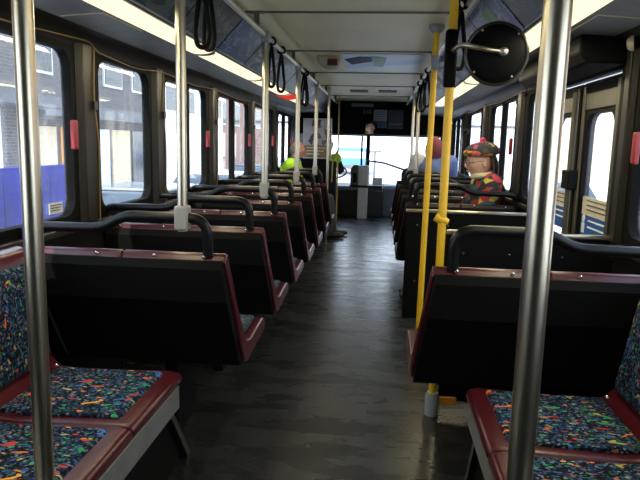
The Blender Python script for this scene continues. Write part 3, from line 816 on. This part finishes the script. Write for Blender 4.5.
# round mirror on its arm
ctr = Vector((.478, 2.80, 1.76))
mr = empty('round_mirror', ctr, 'round black backed convex mirror on an arm from the near yellow pole', 'mirror')
ax = Vector((-.12,-1,-.05)).normalized()
b = MB(); b.lathe([(0,.030),(.05,.027),(.10,.012),(.124,-.006),(.130,-.016),(.122,-.020),(0,-.020)], (0,0,0), ax, 40); b.build('housing', 'front_black', mr)
u = ax.cross(Vector((0,0,1))).normalized(); w = ax.cross(u)
b = MB(); b.tube([ax*-.010+(u*math.cos(2*PI*k/40)+w*math.sin(2*PI*k/40))*.130 for k in range(40)], .0075, 8, closed=True); b.build('rim', mat('mirror_rim', (.018,.016,.011), .3), mr)
b = MB(); b.lathe([(0,-.045),(.06,-.039),(.10,-.028),(.12,-.0205),(0,-.0205)], (0,0,0), ax, 32); b.build('mirror_glass', 'chrome', mr)
arm0 = Vector((.305,2.965,1.795))-ctr
b = MB(); b.tube(fillet([arm0, arm0+Vector((.02,-.19,.0)), Vector((-.06,-.05,.012)), Vector((.02,-.035,.006))], .04), [.013]*0 or .011, 12); b.build('arm', 'steel', mr)
b = MB(); b.ball(Vector((.022,-.036,.005)), .019, 14, (1.2,1,1)); b.build('knuckle', 'steel_dull', mr)
for a in (.7,2.2,3.9,5.3): MB().ball(ax*.006+(u*math.cos(a)+w*math.sin(a))*.118, .005, 8).build('screw', 'steel', mr)
b = MB(); b.box(-.205,-.150,.145,.20,-.13,.13); b.build('pole_clamp', 'front_black', mr, bevel=.012)

# interior mirror at the top of the windshield, aimed so that it shows the driver's face
DH = Vector((-.92, 10.66, 1.43))
MP = Vector((-.22, 11.02, 1.64))
nv = ((Vector((0,0,1.36))-MP).normalized()+(DH-MP).normalized()).normalized()
im = empty('interior_mirror', MP, 'rectangular rear view mirror hanging below the front bulkhead', 'mirror')
im.rotation_mode = 'QUATERNION'; im.rotation_quaternion = nv.to_track_quat('Z','Y')
pts = rrect(-.13,.13,-.105,.105,.03)
b = MB(); b.prism(pts, 'z', -.02, -.002); b.build('housing', 'front_black', im)
b = MB(); b.prism(rrect(-.122,.122,-.097,.097,.026), 'z', -.002, .001)
mm = mat('mirror_glass', (.85,.85,.85), .02, metal=1, var=0); b.build('mirror_glass', mm, im)
o = MB().tube([MP-nv*.015, MP+Vector((0,.19,.10))], .010).build('mirror_arm', 'front_black'); o.parent = im; o.matrix_parent_inverse = Matrix.LocRotScale(MP, nv.to_track_quat('Z','Y'), None).inverted()

# pull cords and hanging knobs
r = empty('stop_request_cord', (XL+.055,0,1.8), 'yellow stop request cord draped along the left windows', 'cord')
P = []
for (y, z) in [(.9,1.765),(1.6,1.79),(2.3,1.795),(3.02,1.83),(3.10,1.79),(3.6,1.765),(4.02,1.80),(4.7,1.775),(5.35,1.80),(6.2,1.775),(7.0,1.80),(7.7,1.775),(8.55,1.80)]: P.append((0,y,z-1.8))
MB().tube(fillet(P,.15), .0032, 8).build('cord', 'cord_yellow', r)
for k, y in enumerate((3.04, 4.04, 5.37, 7.0)):
    b = MB(); b.tube(fillet([(0,y+.02,0),(.0,y+.0,-.25),(.004,y+.035,-.45),(.0,y+.03,-.87)],.1), .004, 8); b.build('cord_drop', 'cord_yellow', r)
    b = MB(); b.box(-.008,.012,y-.015,y+.02,-.30,-.26); b.build('cord_clip', 'black_trim', r)
r = empty('stop_request_cord', (XR-.055,0,1.8), 'stop request cord running along the right windows', 'cord')
MB().tube(fillet([(0,y,z-1.8) for y,z in [(4.4,1.80),(5.15,1.80),(6.0,1.775),(6.9,1.80),(7.7,1.775),(8.6,1.80)]],.1), .0045, 8).build('cord', 'cord_yellow', r)
for k, (y, z0, z1) in enumerate(((4.72,1.85,1.755),(7.9,1.80,1.56))):
    e = empty('hanging_ball', (XR-.10,y,z0), 'small round black knob hanging at the right windows, %s' % ('near the rear door' if k == 0 else 'farther forward above the woman'), 'knob', 'hanging knobs')
    MB().tube([(0,0,0),(0,0,z1-z0)], .004, 6).build('string', 'strap_black', e)
    MB().ball((0,0,z1-z0-.012), .018 if k == 0 else .04, 12).build('ball', 'strap_black', e)

# ------------------------------------------------------------------ people
def eval_mesh(o):
    dg = bpy.context.evaluated_depsgraph_get(); dg.update()
    return bpy.data.meshes.new_from_object(o.evaluated_get(dg))
def skin(pts, edges, root=0, sub=2):
    """tapered limbs with rounded joints; voxel remeshing in join() fuses them into one surface"""
    bm = bmesh.new()
    R_ = [p[1] if not isinstance(p[1], tuple) else sum(p[1])/2 for p in pts]
    for p, r in zip(pts, R_):
        bmesh.ops.create_uvsphere(bm, u_segments=20, v_segments=12, radius=r, matrix=Matrix.Translation(p[0]))
    for a, b_ in edges:
        pa, pb = Vector(pts[a][0]), Vector(pts[b_][0]); d = pb-pa
        q = d.to_track_quat('Z','Y').to_matrix().to_4x4()
        bmesh.ops.create_cone(bm, cap_ends=True, segments=20, radius1=R_[a], radius2=R_[b_], depth=d.length, matrix=Matrix.Translation((pa+pb)/2) @ q)
    me = bpy.data.meshes.new('t'); bm.to_mesh(me); bm.free(); return me
def head_mesh(scale=1.0):
    """head facing -Y, centred at the skull middle; about .23 tall"""
    bm = bmesh.new(); bmesh.ops.create_uvsphere(bm, u_segments=40, v_segments=28, radius=1)
    G = lambda d, s: math.exp(-(d/s)**2)
    for v in bm.verts:
        x, y, z = v.co
        X, Y, Z = x*.078, y*.098, z*.118
        if z < 0:
            k = 1-.36*(-z)**1.3; X *= k
            if y > 0: Y *= 1-.25*(-z)
            else: Y *= 1-.06*(-z)
        if y < 0:                                     # face relief
            fx = X
            Y -= .026*G(fx,.013)*G(Z+.022,.020)        # nose tip
            Y -= .012*G(fx,.010)*G(Z-.005,.022)        # nose bridge
            Y += .012*(G(fx-.033,.018)+G(fx+.033,.018))*G(Z-.010,.016)   # sockets
            Y -= .006*G(Z-.035,.012)*G(fx,.05)         # brow
            Y -= .007*G(fx,.022)*G(Z+.058,.010)        # lips
            Y -= .012*G(fx,.026)*G(Z+.095,.020)        # chin
            Y -= .005*(G(fx-.045,.02)+G(fx+.045,.02))*G(Z+.025,.025)     # cheeks
        v.co = (X, Y, Z)
    for sx in (-1, 1):                                # ears
        bmesh.ops.create_uvsphere(bm, u_segments=12, v_segments=8, radius=1, matrix=Matrix.Translation((sx*.078,.012,-.008)) @ Matrix.Rotation(sx*.35,4,'Z') @ Matrix.Diagonal((.010,.020,.032,1)))
    bmesh.ops.scale(bm, vec=(scale,)*3, verts=bm.verts[:])
    me = bpy.data.meshes.new('h'); bm.to_mesh(me); bm.free(); return me
def frame(face, tilt=0):
    """rotation that takes local -Y to face direction"""
    f = Vector(face).normalized(); z = Vector((0,0,1)); x = f.cross(z).normalized()*-1
    y = -f; x = y.cross(z).normalized(); z = x.cross(y)
    return Matrix((x,y,z)).transposed().to_4x4()
def hand_parts(wrist, palm_dir, up, thumb_side):
    """skinned palm and five bent fingers"""
    d = Vector(palm_dir).normalized(); n = Vector(up).normalized(); n = (n-d*n.dot(d)).normalized(); s = d.cross(n)*thumb_side
    w = Vector(wrist); out = []
    out.append(skin([(w,(.022,.018)),(w+d*.04,(.036,.016)),(w+d*.085,(.038,.014))],[(0,1),(1,2)]))
    for k, ln in enumerate((.070,.080,.074,.058)):
        a = w+d*.075+s*(.030-.020*k)
        out.append(skin([(a,.009),(a+d*ln*.45+n*-.004,.0088),(a+d*ln*.78-n*ln*.30,.0080),(a+d*ln*.92-n*ln*.60,.0068)],[(0,1),(1,2),(2,3)]))
    a = w+d*.025+s*.025
    out.append(skin([(a,.012),(a+s*.030+d*.025-n*.006,.0105),(a+s*.040+d*.055-n*.016,.0085)],[(0,1),(1,2)]))
    return out
def join(meshes, voxel, name):
    bm = bmesh.new()
    for me, mtx in meshes:
        t = bmesh.new(); t.from_mesh(me)
        if mtx is not None: bmesh.ops.transform(t, matrix=mtx, verts=t.verts[:])
        tmp = bpy.data.meshes.new('x'); t.to_mesh(tmp); t.free(); bm.from_mesh(tmp); bpy.data.meshes.remove(tmp)
    me = bpy.data.meshes.new(name); bm.to_mesh(me); bm.free()
    o = bpy.data.objects.new('j', me); C.objects.link(o)
    m = o.modifiers.new('r', 'REMESH'); m.mode = 'VOXEL'; m.voxel_size = voxel; m.use_smooth_shade = True
    s = o.modifiers.new('sm', 'SMOOTH'); s.factor = .5; s.iterations = 2 if name == 'body' else 5
    r = eval_mesh(o); bpy.data.objects.remove(o); r.name = name
    bm = bmesh.new(); bm.from_mesh(r); bm.verts.ensure_lookup_table(); seen = set(); best = []; n_ = 0
    for v0 in bm.verts:
        if v0.index in seen: continue
        st = [v0]; seen.add(v0.index); isl = []
        while st:
            v = st.pop(); isl.append(v)
            for e_ in v.link_edges:
                q = e_.other_vert(v)
                if q.index not in seen: seen.add(q.index); st.append(q)
        n_ += 1
        if len(isl) > len(best): best = isl
    keep = set(v.index for v in best)
    print('ISLANDS', name, n_, len(best), len(bm.verts))
    bmesh.ops.delete(bm, geom=[v for v in bm.verts if v.index not in keep], context='VERTS')
    bm.to_mesh(r); bm.free()
    return r
def person(origin, J, face, label, skin_m, top, top_m, trouser_m, headscale=1.0, vest=None, hands=True, grow=.014):
    """J: joints relative to origin: pelvis chest neck head  shL elL wrL shR elR wrR  hipL knL anL toL hipR knR anR toR"""
    root = empty('person', origin, label, 'person')
    J = {k: Vector(v) for k, v in J.items()}
    R = frame(face)
    HM = Matrix.Translation(J['head']) @ R
    waist = J['pelvis'].lerp(J['chest'], .5)
    def chain(inf, ext=False):
        names = ['pelvis','waist','chest','neck','nk2','shL','elL','wrL','shR','elR','wrR','hipL','knL','anL','hipR','knR','anR']
        JJ = dict(J); JJ['waist'] = waist; JJ['nk2'] = J['neck'].lerp(J['head'], .75)
        rad = dict(pelvis=.125,waist=.118,chest=.128,neck=.056,nk2=.052,shL=.058,elL=.042,wrL=.028,shR=.058,elR=.042,wrR=.028,hipL=.085,knL=.058,anL=.040,hipR=.085,knR=.058,anR=.040)
        return names, JJ, rad
    names, JJ, rad = chain(0)
    def mk(sel, edges, grow, rootn):
        idx = {n: i for i, n in enumerate(sel)}
        return skin([(JJ[n], rad[n]+grow) for n in sel], [(idx[a], idx[b_]) for a, b_ in edges], idx[rootn])
    E = [('pelvis','waist'),('waist','chest'),('chest','neck'),('neck','nk2'),('chest','shL'),('shL','elL'),('elL','wrL'),('chest','shR'),('shR','elR'),('elR','wrR'),
         ('pelvis','hipL'),('hipL','knL'),('knL','anL'),('pelvis','hipR'),('hipR','knR'),('knR','anR')]
    parts = [(mk(names, E, 0, 'pelvis'), None), (head_mesh(headscale), HM)]
    if hands:
        for sd, ts in (('L',1),('R',-1)):
            w = J['wr'+sd]; d = (w-J['el'+sd]).normalized()
            parts += [(h, None) for h in hand_parts(w, d, (0,0,1), ts)]
    body = mesh_obj('body', join(parts, .0065, 'body'), skin_m, root, smooth=180)
    tops = ['pelvis','waist','chest','neck','shL','elL','wrL','shR','elR','wrR']
    TE = [e for e in E if e[0] in tops and e[1] in tops]
    jm = mk(tops, TE, grow, 'pelvis')
    mesh_obj(top, join([(jm,None)], .012, top), top_m, root, smooth=180)
    lg = ['pelvis','hipL','knL','anL','hipR','knR','anR']
    mesh_obj('trousers', join([(mk(lg, [e for e in E if e[0] in lg and e[1] in lg], .016, 'pelvis'),None)], .012, 'trousers'), trouser_m, root, smooth=180)
    if vest:
        vs = ['pelvis','waist','chest','shL','shR']
        vm = mk(vs, [('pelvis','waist'),('waist','chest'),('chest','shL'),('chest','shR')], .034, 'pelvis')
        mesh_obj('safety_vest', join([(vm,None)], .012, 'vest'), vest, root, smooth=180)
    for sd in 'LR':
        a = J['an'+sd]; t = J['to'+sd]; d = (t-a); d.z = 0; d.normalize()
        z = .05-origin[2]*0
        base = Vector((a.x,a.y,.045-origin[2]))
        sk = skin([(base-d*.05,(.040,.042)),(base+d*.05,(.042,.042)),(base+d*.15,(.045,.034)),(base+d*.20,(.034,.026))],[(0,1),(1,2),(2,3)])
        mesh_obj('shoe', join([(sk,None)], .01, 'shoe'), 'shoe', root, smooth=180)
    # eyes and lips as parts of the face
    b = MB()
    for sx in (-1,1): b.ball(HM @ Vector((sx*.032*headscale,-.080*headscale,.008*headscale)), .011*headscale, 12)
    b.build('eye', 'eye_white', root)
    b = MB()
    for sx in (-1,1): b.ball(HM @ Vector((sx*.032*headscale,-.0895*headscale,.008*headscale)), .0045*headscale, 8)
    b.build('pupil', 'dark_ink', root)
    b = MB(); b.tube([HM @ Vector((x*headscale,(-.101+abs(x)*.35)*headscale,-.058*headscale)) for x in (-.022,-.01,0,.01,.022)], .0045*headscale, 8); b.build('lips', 'lip', root)
    return root, HM @ Matrix.Scale(headscale, 4)
def cap_mesh(fn, m, name, root, HM, cut):
    """shell over the skull; keeps vertices where cut(x,y,z) true; fn grows"""
    bm = bmesh.new(); bmesh.ops.create_uvsphere(bm, u_segments=36, v_segments=24, radius=1)
    dl = [v for v in bm.verts if not cut(*v.co)]
    bmesh.ops.delete(bm, geom=dl, context='VERTS')
    for v in bm.verts: v.co = HM @ Vector(fn(*v.co))
    me = bpy.data.meshes.new(name); bm.to_mesh(me); bm.free()
    o = mesh_obj(name, me, m, root, smooth=180)
    s = o.modifiers.new('sol','SOLIDIFY'); s.thickness = .012; s.offset = 1
    return o

# woman in the knitted hat, sitting sideways on the first right row beyond the door
wo = (.83, 5.32, 0)
J = dict(pelvis=(.08,.06,.60),chest=(.085,.02,.96),neck=(.06,.01,1.10),head=(.0,.0,1.232),
    shL=(.06,.18,1.065),elL=(-.05,.24,.80),wrL=(-.24,.16,.68), shR=(.09,-.165,1.065),elR=(.04,-.19,.80),wrR=(-.18,-.10,.69),
    hipL=(.02,.14,.58),knL=(-.36,.16,.58),anL=(-.40,.17,.10),toL=(-.6,.17,.05), hipR=(.02,.0,.58),knR=(-.36,.0,.58),anR=(-.40,-.0,.10),toR=(-.6,-.0,.05))
w_, HM = person(wo, J, (-1,-.22,-.12), 'woman in a colourful knitted hat and patchwork jacket sitting sideways on the right', 'skin', 'jacket', 'jacket_patch', 'trouser_grey', 1.13, grow=.03)
cap_mesh(lambda x,y,z: (x*.104,y*.126+.020,z*.080+.062), 'knit_crown', 'hat_crown', w_, HM, lambda x,y,z: z > -.10+.15*y*-1)
b = MB(); b.tube([HM @ Vector((math.cos(a)*.088, math.sin(a)*.104+.006, .066+.010*math.sin(a)*-1)) for a in [2*PI*k/28 for k in range(28)]], .027, 10, closed=True); hb = b.build('hat_band', 'knit', w_)
b = MB(); b.ball(HM @ Vector((.0,.03,.158)), .028, 14); b.build('pompom', mat('pompom', (.45,.05,.09), .9, var=.3, scale=60), w_)
cap_mesh(lambda x,y,z: (x*.100,y*.108+.022,z*.155-.045), 'hair_dark', 'hair', w_, HM, lambda x,y,z: y > .22 and z < .55)
b = MB()
for sx in (-1,1):
    b.tube([HM @ Vector((sx*.034+math.cos(a)*.026,-.104,.004+math.sin(a)*.020)) for a in [2*PI*k/18 for k in range(18)]], .0032, 6, closed=True)
    b.tube([HM @ Vector((sx*.058,-.102,.008)), HM @ Vector((sx*.086,.01,.012))], .003, 6)
b.tube([HM @ Vector((-.009,-.107,.008)), HM @ Vector((.009,-.107,.008))], .003, 6)
b.build('glasses', 'glasses', w_)
sc = Vector((.040,.005,1.125))
b = MB(); b.tube([sc+Vector((math.cos(a)*.078-.01,math.sin(a)*.078,.012*math.cos(a))) for a in [2*PI*k/20 for k in range(20)]], .026, 8, closed=True); b.build('scarf', 'collar_cream', w_)

# man in the yellow vest on the aisle facing seats
mo = (-1.26, 8.62, 0)
J = dict(pelvis=(-.0,.0,.60),chest=(.0,.0,.97),neck=(.04,.0,1.11),head=(.08,.0,1.255),
    shL=(.02,.20,1.06),elL=(.10,.25,.80),wrL=(.34,.14,.73), shR=(.02,-.20,1.06),elR=(.12,-.24,.80),wrR=(.34,-.06,.73),
    hipL=(.04,.09,.58),knL=(.52,.26,.56),anL=(.58,.36,.10),toL=(.78,.40,.05), hipR=(.04,-.09,.58),knR=(.50,.02,.56),anR=(.54,.10,.10),toR=(.74,.12,.05))
m_, HM = person(mo, J, (1,.15,-.05), 'balding man in a yellow safety vest sitting by the left windows, legs in the aisle', 'skin_ruddy', 'jacket', 'cloth_black', 'trouser_grey', 1.0, 'hivis')
cap_mesh(lambda x,y,z: (x*.080,y*.100+.002,z*.119), 'hair_grey', 'hair', m_, HM, lambda x,y,z: y > .1 and -.45 < z < .5)

# driver behind the partition
do = (-.97, 10.72, 0)
J = dict(pelvis=(0,-.05,.62),chest=(.0,-.04,1.0),neck=(.01,-.03,1.16),head=(.03,-.04,1.43-.10),
    shL=(-.19,-.03,1.10),elL=(-.22,.15,.88),wrL=(-.10,.36,.86), shR=(.19,-.03,1.10),elR=(.27,.16,.90),wrR=(.24,.40,.86),
    hipL=(-.10,0,.60),knL=(-.12,.42,.58),anL=(-.12,.50,.10),toL=(-.12,.7,.05), hipR=(.10,0,.60),knR=(.12,.42,.58),anR=(.14,.50,.10),toR=(.14,.7,.05))
DHW = Vector(do)+J['head'] if isinstance(J['head'], Vector) else Vector((do[0]+J['head'][0], do[1]+J['head'][1], J['head'][2]))
d_, HM = person(do, J, (MP-DHW).normalized(), 'driver in dark jacket with yellow vest, seated behind the partition reaching for the wheel', 'skin', 'jacket', 'cloth_black', 'trouser_grey', 1.0, 'hivis')
cap_mesh(lambda x,y,z: (x*.082,y*.102+.003,z*.121), 'hair_dark', 'hair', d_, HM, lambda x,y,z: (y > -.1 and z > -.5) or z > .62)
nv = ((Vector((0,0,1.36))-MP).normalized()+(DHW-MP).normalized()).normalized()
im.rotation_quaternion = nv.to_track_quat('Z','Y')

# passenger far right
po = (.64, 7.62, 0)
J = dict(pelvis=(0,.02,.62),chest=(.0,-.01,1.05),neck=(.0,.0,1.19),head=(.0,.03,1.325),
    shL=(-.20,.0,1.16),elL=(-.24,.10,.88),wrL=(-.10,.28,.74), shR=(.20,.0,1.16),elR=(.23,.10,.88),wrR=(.08,.28,.74),
    hipL=(-.09,.05,.60),knL=(-.10,.42,.58),anL=(-.10,.46,.10),toL=(-.1,.7,.05), hipR=(.09,.05,.60),knR=(.10,.42,.58),anR=(.10,.46,.10),toR=(.1,.7,.05))
p_, HM = person(po, J, (.1,1,-.05), 'passenger in a dark red hood and blue jacket seen from behind at the front right', 'skin', 'jacket', 'cloth_blue', 'trouser_grey', grow=.035)
cap_mesh(lambda x,y,z: (x*.100,y*.115+.012,z*.160-.025), 'hood_red', 'hood', p_, HM, lambda x,y,z: y > -.45)
jm = join([(skin([(Vector((-.19,-.01,1.165)),.105),(Vector((-.25,.07,.94)),.088),(Vector((-.25,.11,.82)),.075)], [(0,1),(1,2)]), None)], .012, 'sleeve')
mesh_obj('pale_sleeve', jm, 'cloth_white', p_, smooth=180)

# ------------------------------------------------------------------ outside
ZG = -.95
b = MB(); b.box(-60,60,-30,160,ZG-.1,ZG); struct(b.build('road', 'asphalt'))
b = MB(); b.box(-20,-2.9,-20,100,ZG,ZG+.12); struct(b.build('sidewalk', 'pavement'))
b = MB(); b.box(5.6,30,-20,100,ZG,ZG+.12); struct(b.build('sidewalk', 'pavement'))
b = MB(); b.box(-60,60,24,24.3,ZG,ZG+.01); struct(b.build('crosswalk_line', 'white_wall'))
def building(x0, x1, y0, y1, h, m, label, win=None, face=1, extras=True, roofm='pole_grey'):
    e = empty('building', ((x0+x1)/2,(y0+y1)/2,ZG), label, 'building')
    cx, cy = (x0+x1)/2, (y0+y1)/2
    MB().box(x0-cx,x1-cx,y0-cy,y1-cy,0,h).build('wall', m, e)
    MB().box(x0-cx-.15,x1-cx+.15,y0-cy-.15,y1-cy+.15,h,h+.35).build('roof', roofm, e)
    xf = (x1-cx) if face > 0 else (x0-cx)
    if win:
        n, z0, z1, wm = win
        st = (y1-y0)/n
        for k in range(n):
            a = y0-cy+st*(k+.22); c = y0-cy+st*(k+.78)
            fr = MB().box(xf-.02, xf+face*.06, a-.08, c+.08, z0-.08, z1+.08).build('window', 'truck_white', e)
            MB().box(xf+face*.05, xf+face*.08, a, c, z0, z1).build('pane', wm, fr)
    return e
# left side: garage wall with lamps, white shutters, storefronts
g = building(-16,-9,2,15.5,9,'brick_grey','grey brick building across the pavement behind the near left windows',(4,5.2,6.8,'dark_glass'))
for k in range(4):
    y = 3.2+3.1*k-8.75
    MB().box(3.5,3.58,y-1.25,y+1.25,.2,2.9).build('shutter', 'white_wall', g)
    MB().box(3.5,3.75,y-.55,y+.55,3.35,3.5).build('lamp', 'shop_lamp', g)
MB().box(3.5,4.6,-6.5,6.6,3.0,3.25).build('canopy', 'pole_grey', g)
MB().box(3.5,3.56,-.6,.1,3.5,4.4).build('sign', 'truck_white', g)
g = building(-17,-10,16,26,7,'brick_grey','grey brick shop with cream and orange panes painted as if lit on the left street',(4,4.2,5.6,'dark_glass'))
MB().box(3.5,4.2,-4.6,4.6,2.9,3.3).build('canopy', 'pole_grey', g)
for k in range(5): MB().box(3.5,3.55,-4.5+1.85*k,-2.9+1.85*k,.3,2.6).build('shop_window', ('shop_cream','orange_sign','truck_white','shop_cream','dark_glass')[k], g)  # warm indoor light is put into the pane colours, nothing glows behind
building(-19,-11,27,42,8,'white_wall','white building farther along the left street',(5,3.8,5.4,'dark_glass'))
building(-22,-12,43,70,7,'brick_red','red brick building far down the left street',(6,3.6,5.2,'dark_glass'))
# blue hoarding close to the near left window
h = empty('hoarding', (-3.8,4.3,ZG+.12), 'bright blue hoarding on the pavement outside the near left window', 'fence')
b = MB()
for k in range(13): b.box(-.03,.03,-2.9+.44*k,-2.9+.44*k+.43,0,1.86)
b.build('panel', 'tarp_blue', h)
for k in range(4): MB().box(-.10,-.03,-2.9+1.7*k,-2.8+1.7*k,0,1.5).build('post', 'pole_grey', h)
def car(x, y, rot, body_m, label, van=False):
    e = empty('car', (x,y,ZG), label, 'car'); e.rotation_euler = (0,0,rot)
    L2, W2 = 2.2, .86
    low = [(-2.2,.30),(-2.22,.62),(-2.1,.86),(-1.2,.93),(1.0,.95),(2.0,.90),(2.2,.70),(2.2,.32)]
    b = MB(); b.prism(low, 'x', -W2, W2); b.build('body', body_m, e, bevel=.09, seg=4)
    hh = 1.48
    cab = [(-1.35,.90),(-.65,hh-.06),(-.3,hh),(1.0,hh),(1.35,hh-.06),(1.9,.92)]
    b = MB(); vs = []
    for s_, ins in ((-1,0),(1,0)):
        for (yy, zz) in cab:
            t = (zz-.9)/.6; vs.append((s_*(W2-.03-.17*t), yy, zz))
    n = len(cab)
    b.add(vs, [tuple(range(n)), tuple(range(n,2*n))[::-1]]+[(i,(i+1)%n,n+(i+1)%n,n+i) for i in range(n)])
    b.build('greenhouse', 'car_glass', e, bevel=.03)
    b = MB(); b.box(-W2+.20,W2-.20,-.42,1.12,hh-.02,hh+.025)
    b.build('roof', body_m, e, bevel=.03)
    b = MB()
    for s_ in (-1,1):
        for (a, c) in (((-1.35,.90),(-.55,hh-.01)),((.35,.92),(.32,hh-.01)),((1.9,.92),(1.2,hh-.01))):
            ta, tc_ = 0, 1
            b.tube([(s_*(W2-.02),a[0],a[1]),(s_*(W2-.19),c[0],c[1])], .035, 8)
    b.build('roof_pillar', body_m, e)
    for s_ in (-1,1):
        for yy in (-1.35,1.32):
            wl_ = MB(); wl_.lathe([(0,-.10),(.22,-.10),(.31,-.09),(.33,-.03),(.33,.05),(.31,.10),(0,.10)], (s_*(W2-.08),yy,.33), (1,0,0), 24); wh = wl_.build('wheel', 'tyre', e)
            MB().lathe([(0,.125),(.19,.12),(.20,.09),(0,.09)], (s_*(W2-.08),yy,.33), (s_,0,0), 20).build('hub_cap', 'steel_dull', wh)
    b = MB()
    for s_ in (-1,1): b.box(s_*.55-.15,s_*.55+.15,-2.24,-2.15,.62,.76)
    b.build('headlight', 'chrome', e, bevel=.02)
    b = MB()
    for s_ in (-1,1): b.box(s_*.62-.12,s_*.62+.12,2.15,2.23,.66,.80)
    b.build('tail_light', 'red_handle', e, bevel=.02)
    return e
car(-4.1, 10.0, 0, 'car_silver', 'silver car parked outside the second left window')
car(-4.3, 15.2, 0, 'truck_white', 'white car parked farther along the left kerb')
car(-4.3, 21.0, 0, 'car_blue', 'dark blue car parked at the far left kerb')
# right side
g = building(15,22,4,17,6,'pink_brick','pinkish brick shops across the street beyond the rear door',(4,3.8,5.0,'dark_glass'),-1)
for k in range(4): MB().box(-3.56,-3.5,-6+3.1*k,-3.7+3.1*k,.4,2.4).build('shop_window', 'dark_glass', g)
MB().box(-3.75,-3.5,-6.2,6.2,2.6,3.2).build('sign', 'orange_sign', g)
building(14,22,18,34,8,'white_wall','white building across the street on the right',(6,4.2,5.8,'truck_white'),-1)
building(15,24,36,64,7,'shop_cream','cream building far across the street on the right',(7,3.8,5.2,'truck_white'),-1)
car(4.4, 9.2, 0, 'car_blue', 'dark blue car in the street outside the rear door')
car(4.5, 16.4, 0, 'truck_white', 'white car in the street outside the right windows')
o = MB().box(5.7,9,-3,6.5,ZG+.12,ZG+.16).build('grass_verge', 'grass'); struct(o)
# ahead
tk = empty('truck', (-2.2,46,ZG), 'blue and white truck on the road ahead of the windshield', 'truck')
MB().box(-1.1,1.1,0,5,.5,2.0).build('cargo_box', 'truck_blue', tk, bevel=.05)
MB().box(-1.0,1.0,-.03,0,1.25,1.75).build('rear_window', 'truck_white', tk)
MB().box(-1.15,1.15,-.1,0,.45,.75).build('bumper', 'pole_grey', tk, bevel=.03)
for s_ in (-1,1): MB().lathe([(0,-.15),(.42,-.15),(.45,-.1),(.45,.1),(.42,.15),(0,.15)], (s_*.9,.9,.45), (1,0,0), 20).build('wheel', 'tyre', tk)
lp = empty('street_lamp', (-.32,30,ZG), 'dark street lamp with cross arm ahead beyond the windshield', 'lamp post')
MB().tube([(0,0,0),(0,0,2.0)], .06, 10).build('post', 'pole_grey', lp)
MB().tube([(-.3,0,1.95),(.3,0,2.0)], .07, 8).build('cross_arm', 'pole_grey', lp)
building(-30,30,90,100,5,'white_wall','long white building at the far end of the road ahead')

# ------------------------------------------------------------------ light
w = bpy.data.worlds.new('World'); bpy.context.scene.world = w; w.use_nodes = True
nt = w.node_tree; nt.nodes.clear()
out = nt.nodes.new('ShaderNodeOutputWorld'); bg = nt.nodes.new('ShaderNodeBackground')
tc = nt.nodes.new('ShaderNodeTexCoord'); sx = nt.nodes.new('ShaderNodeSeparateXYZ')
cr = nt.nodes.new('ShaderNodeValToRGB')
cr.color_ramp.elements[0].position = .0; cr.color_ramp.elements[0].color = (.86,.93,1,1)
cr.color_ramp.elements[1].position = .7; cr.color_ramp.elements[1].color = (.55,.72,1,1)
nt.links.new(tc.outputs['Generated'], sx.inputs[0]); nt.links.new(sx.outputs[2], cr.inputs['Fac'])
nt.links.new(cr.outputs['Color'], bg.inputs['Color']); bg.inputs['Strength'].default_value = 4.2
nt.links.new(bg.outputs[0], out.inputs['Surface'])
sl = bpy.data.lights.new('sun', 'SUN'); sl.energy = 9.0; sl.angle = math.radians(.6); sl.color = (1,.95,.86)
so = bpy.data.objects.new('sun', sl); C.objects.link(so)
so.rotation_euler = Vector((.16,.72,-.68)).to_track_quat('-Z','Y').to_euler()

# ------------------------------------------------------------------ camera
cam = bpy.data.cameras.new('camera'); co = bpy.data.objects.new('camera', cam); C.objects.link(co)
FPX = 610.
F = Vector((62,-95.5,FPX)).normalized()
D = Vector((-95,3830,FPX)); D = (D-F*D.dot(F)).normalized()
U = -D; R = D.cross(F)
if R.x < 0: R = -R
# rows R,F,U are the world axes in (right, down, forward) camera coordinates
right = Vector((R[0],F[0],U[0])); down = Vector((R[1],F[1],U[1])); fwd = Vector((R[2],F[2],U[2]))
m = Matrix((right, -down, -fwd)).transposed().to_4x4(); m.translation = (0,0,1.36)
co.matrix_world = m
cam.sensor_width = 36; cam.lens = FPX/640*36; cam.clip_start = .02; cam.clip_end = 500
s = bpy.context.scene; s.camera = co
s.view_settings.view_transform = 'Standard'; s.view_settings.look = 'None'; s.view_settings.exposure = 0.28
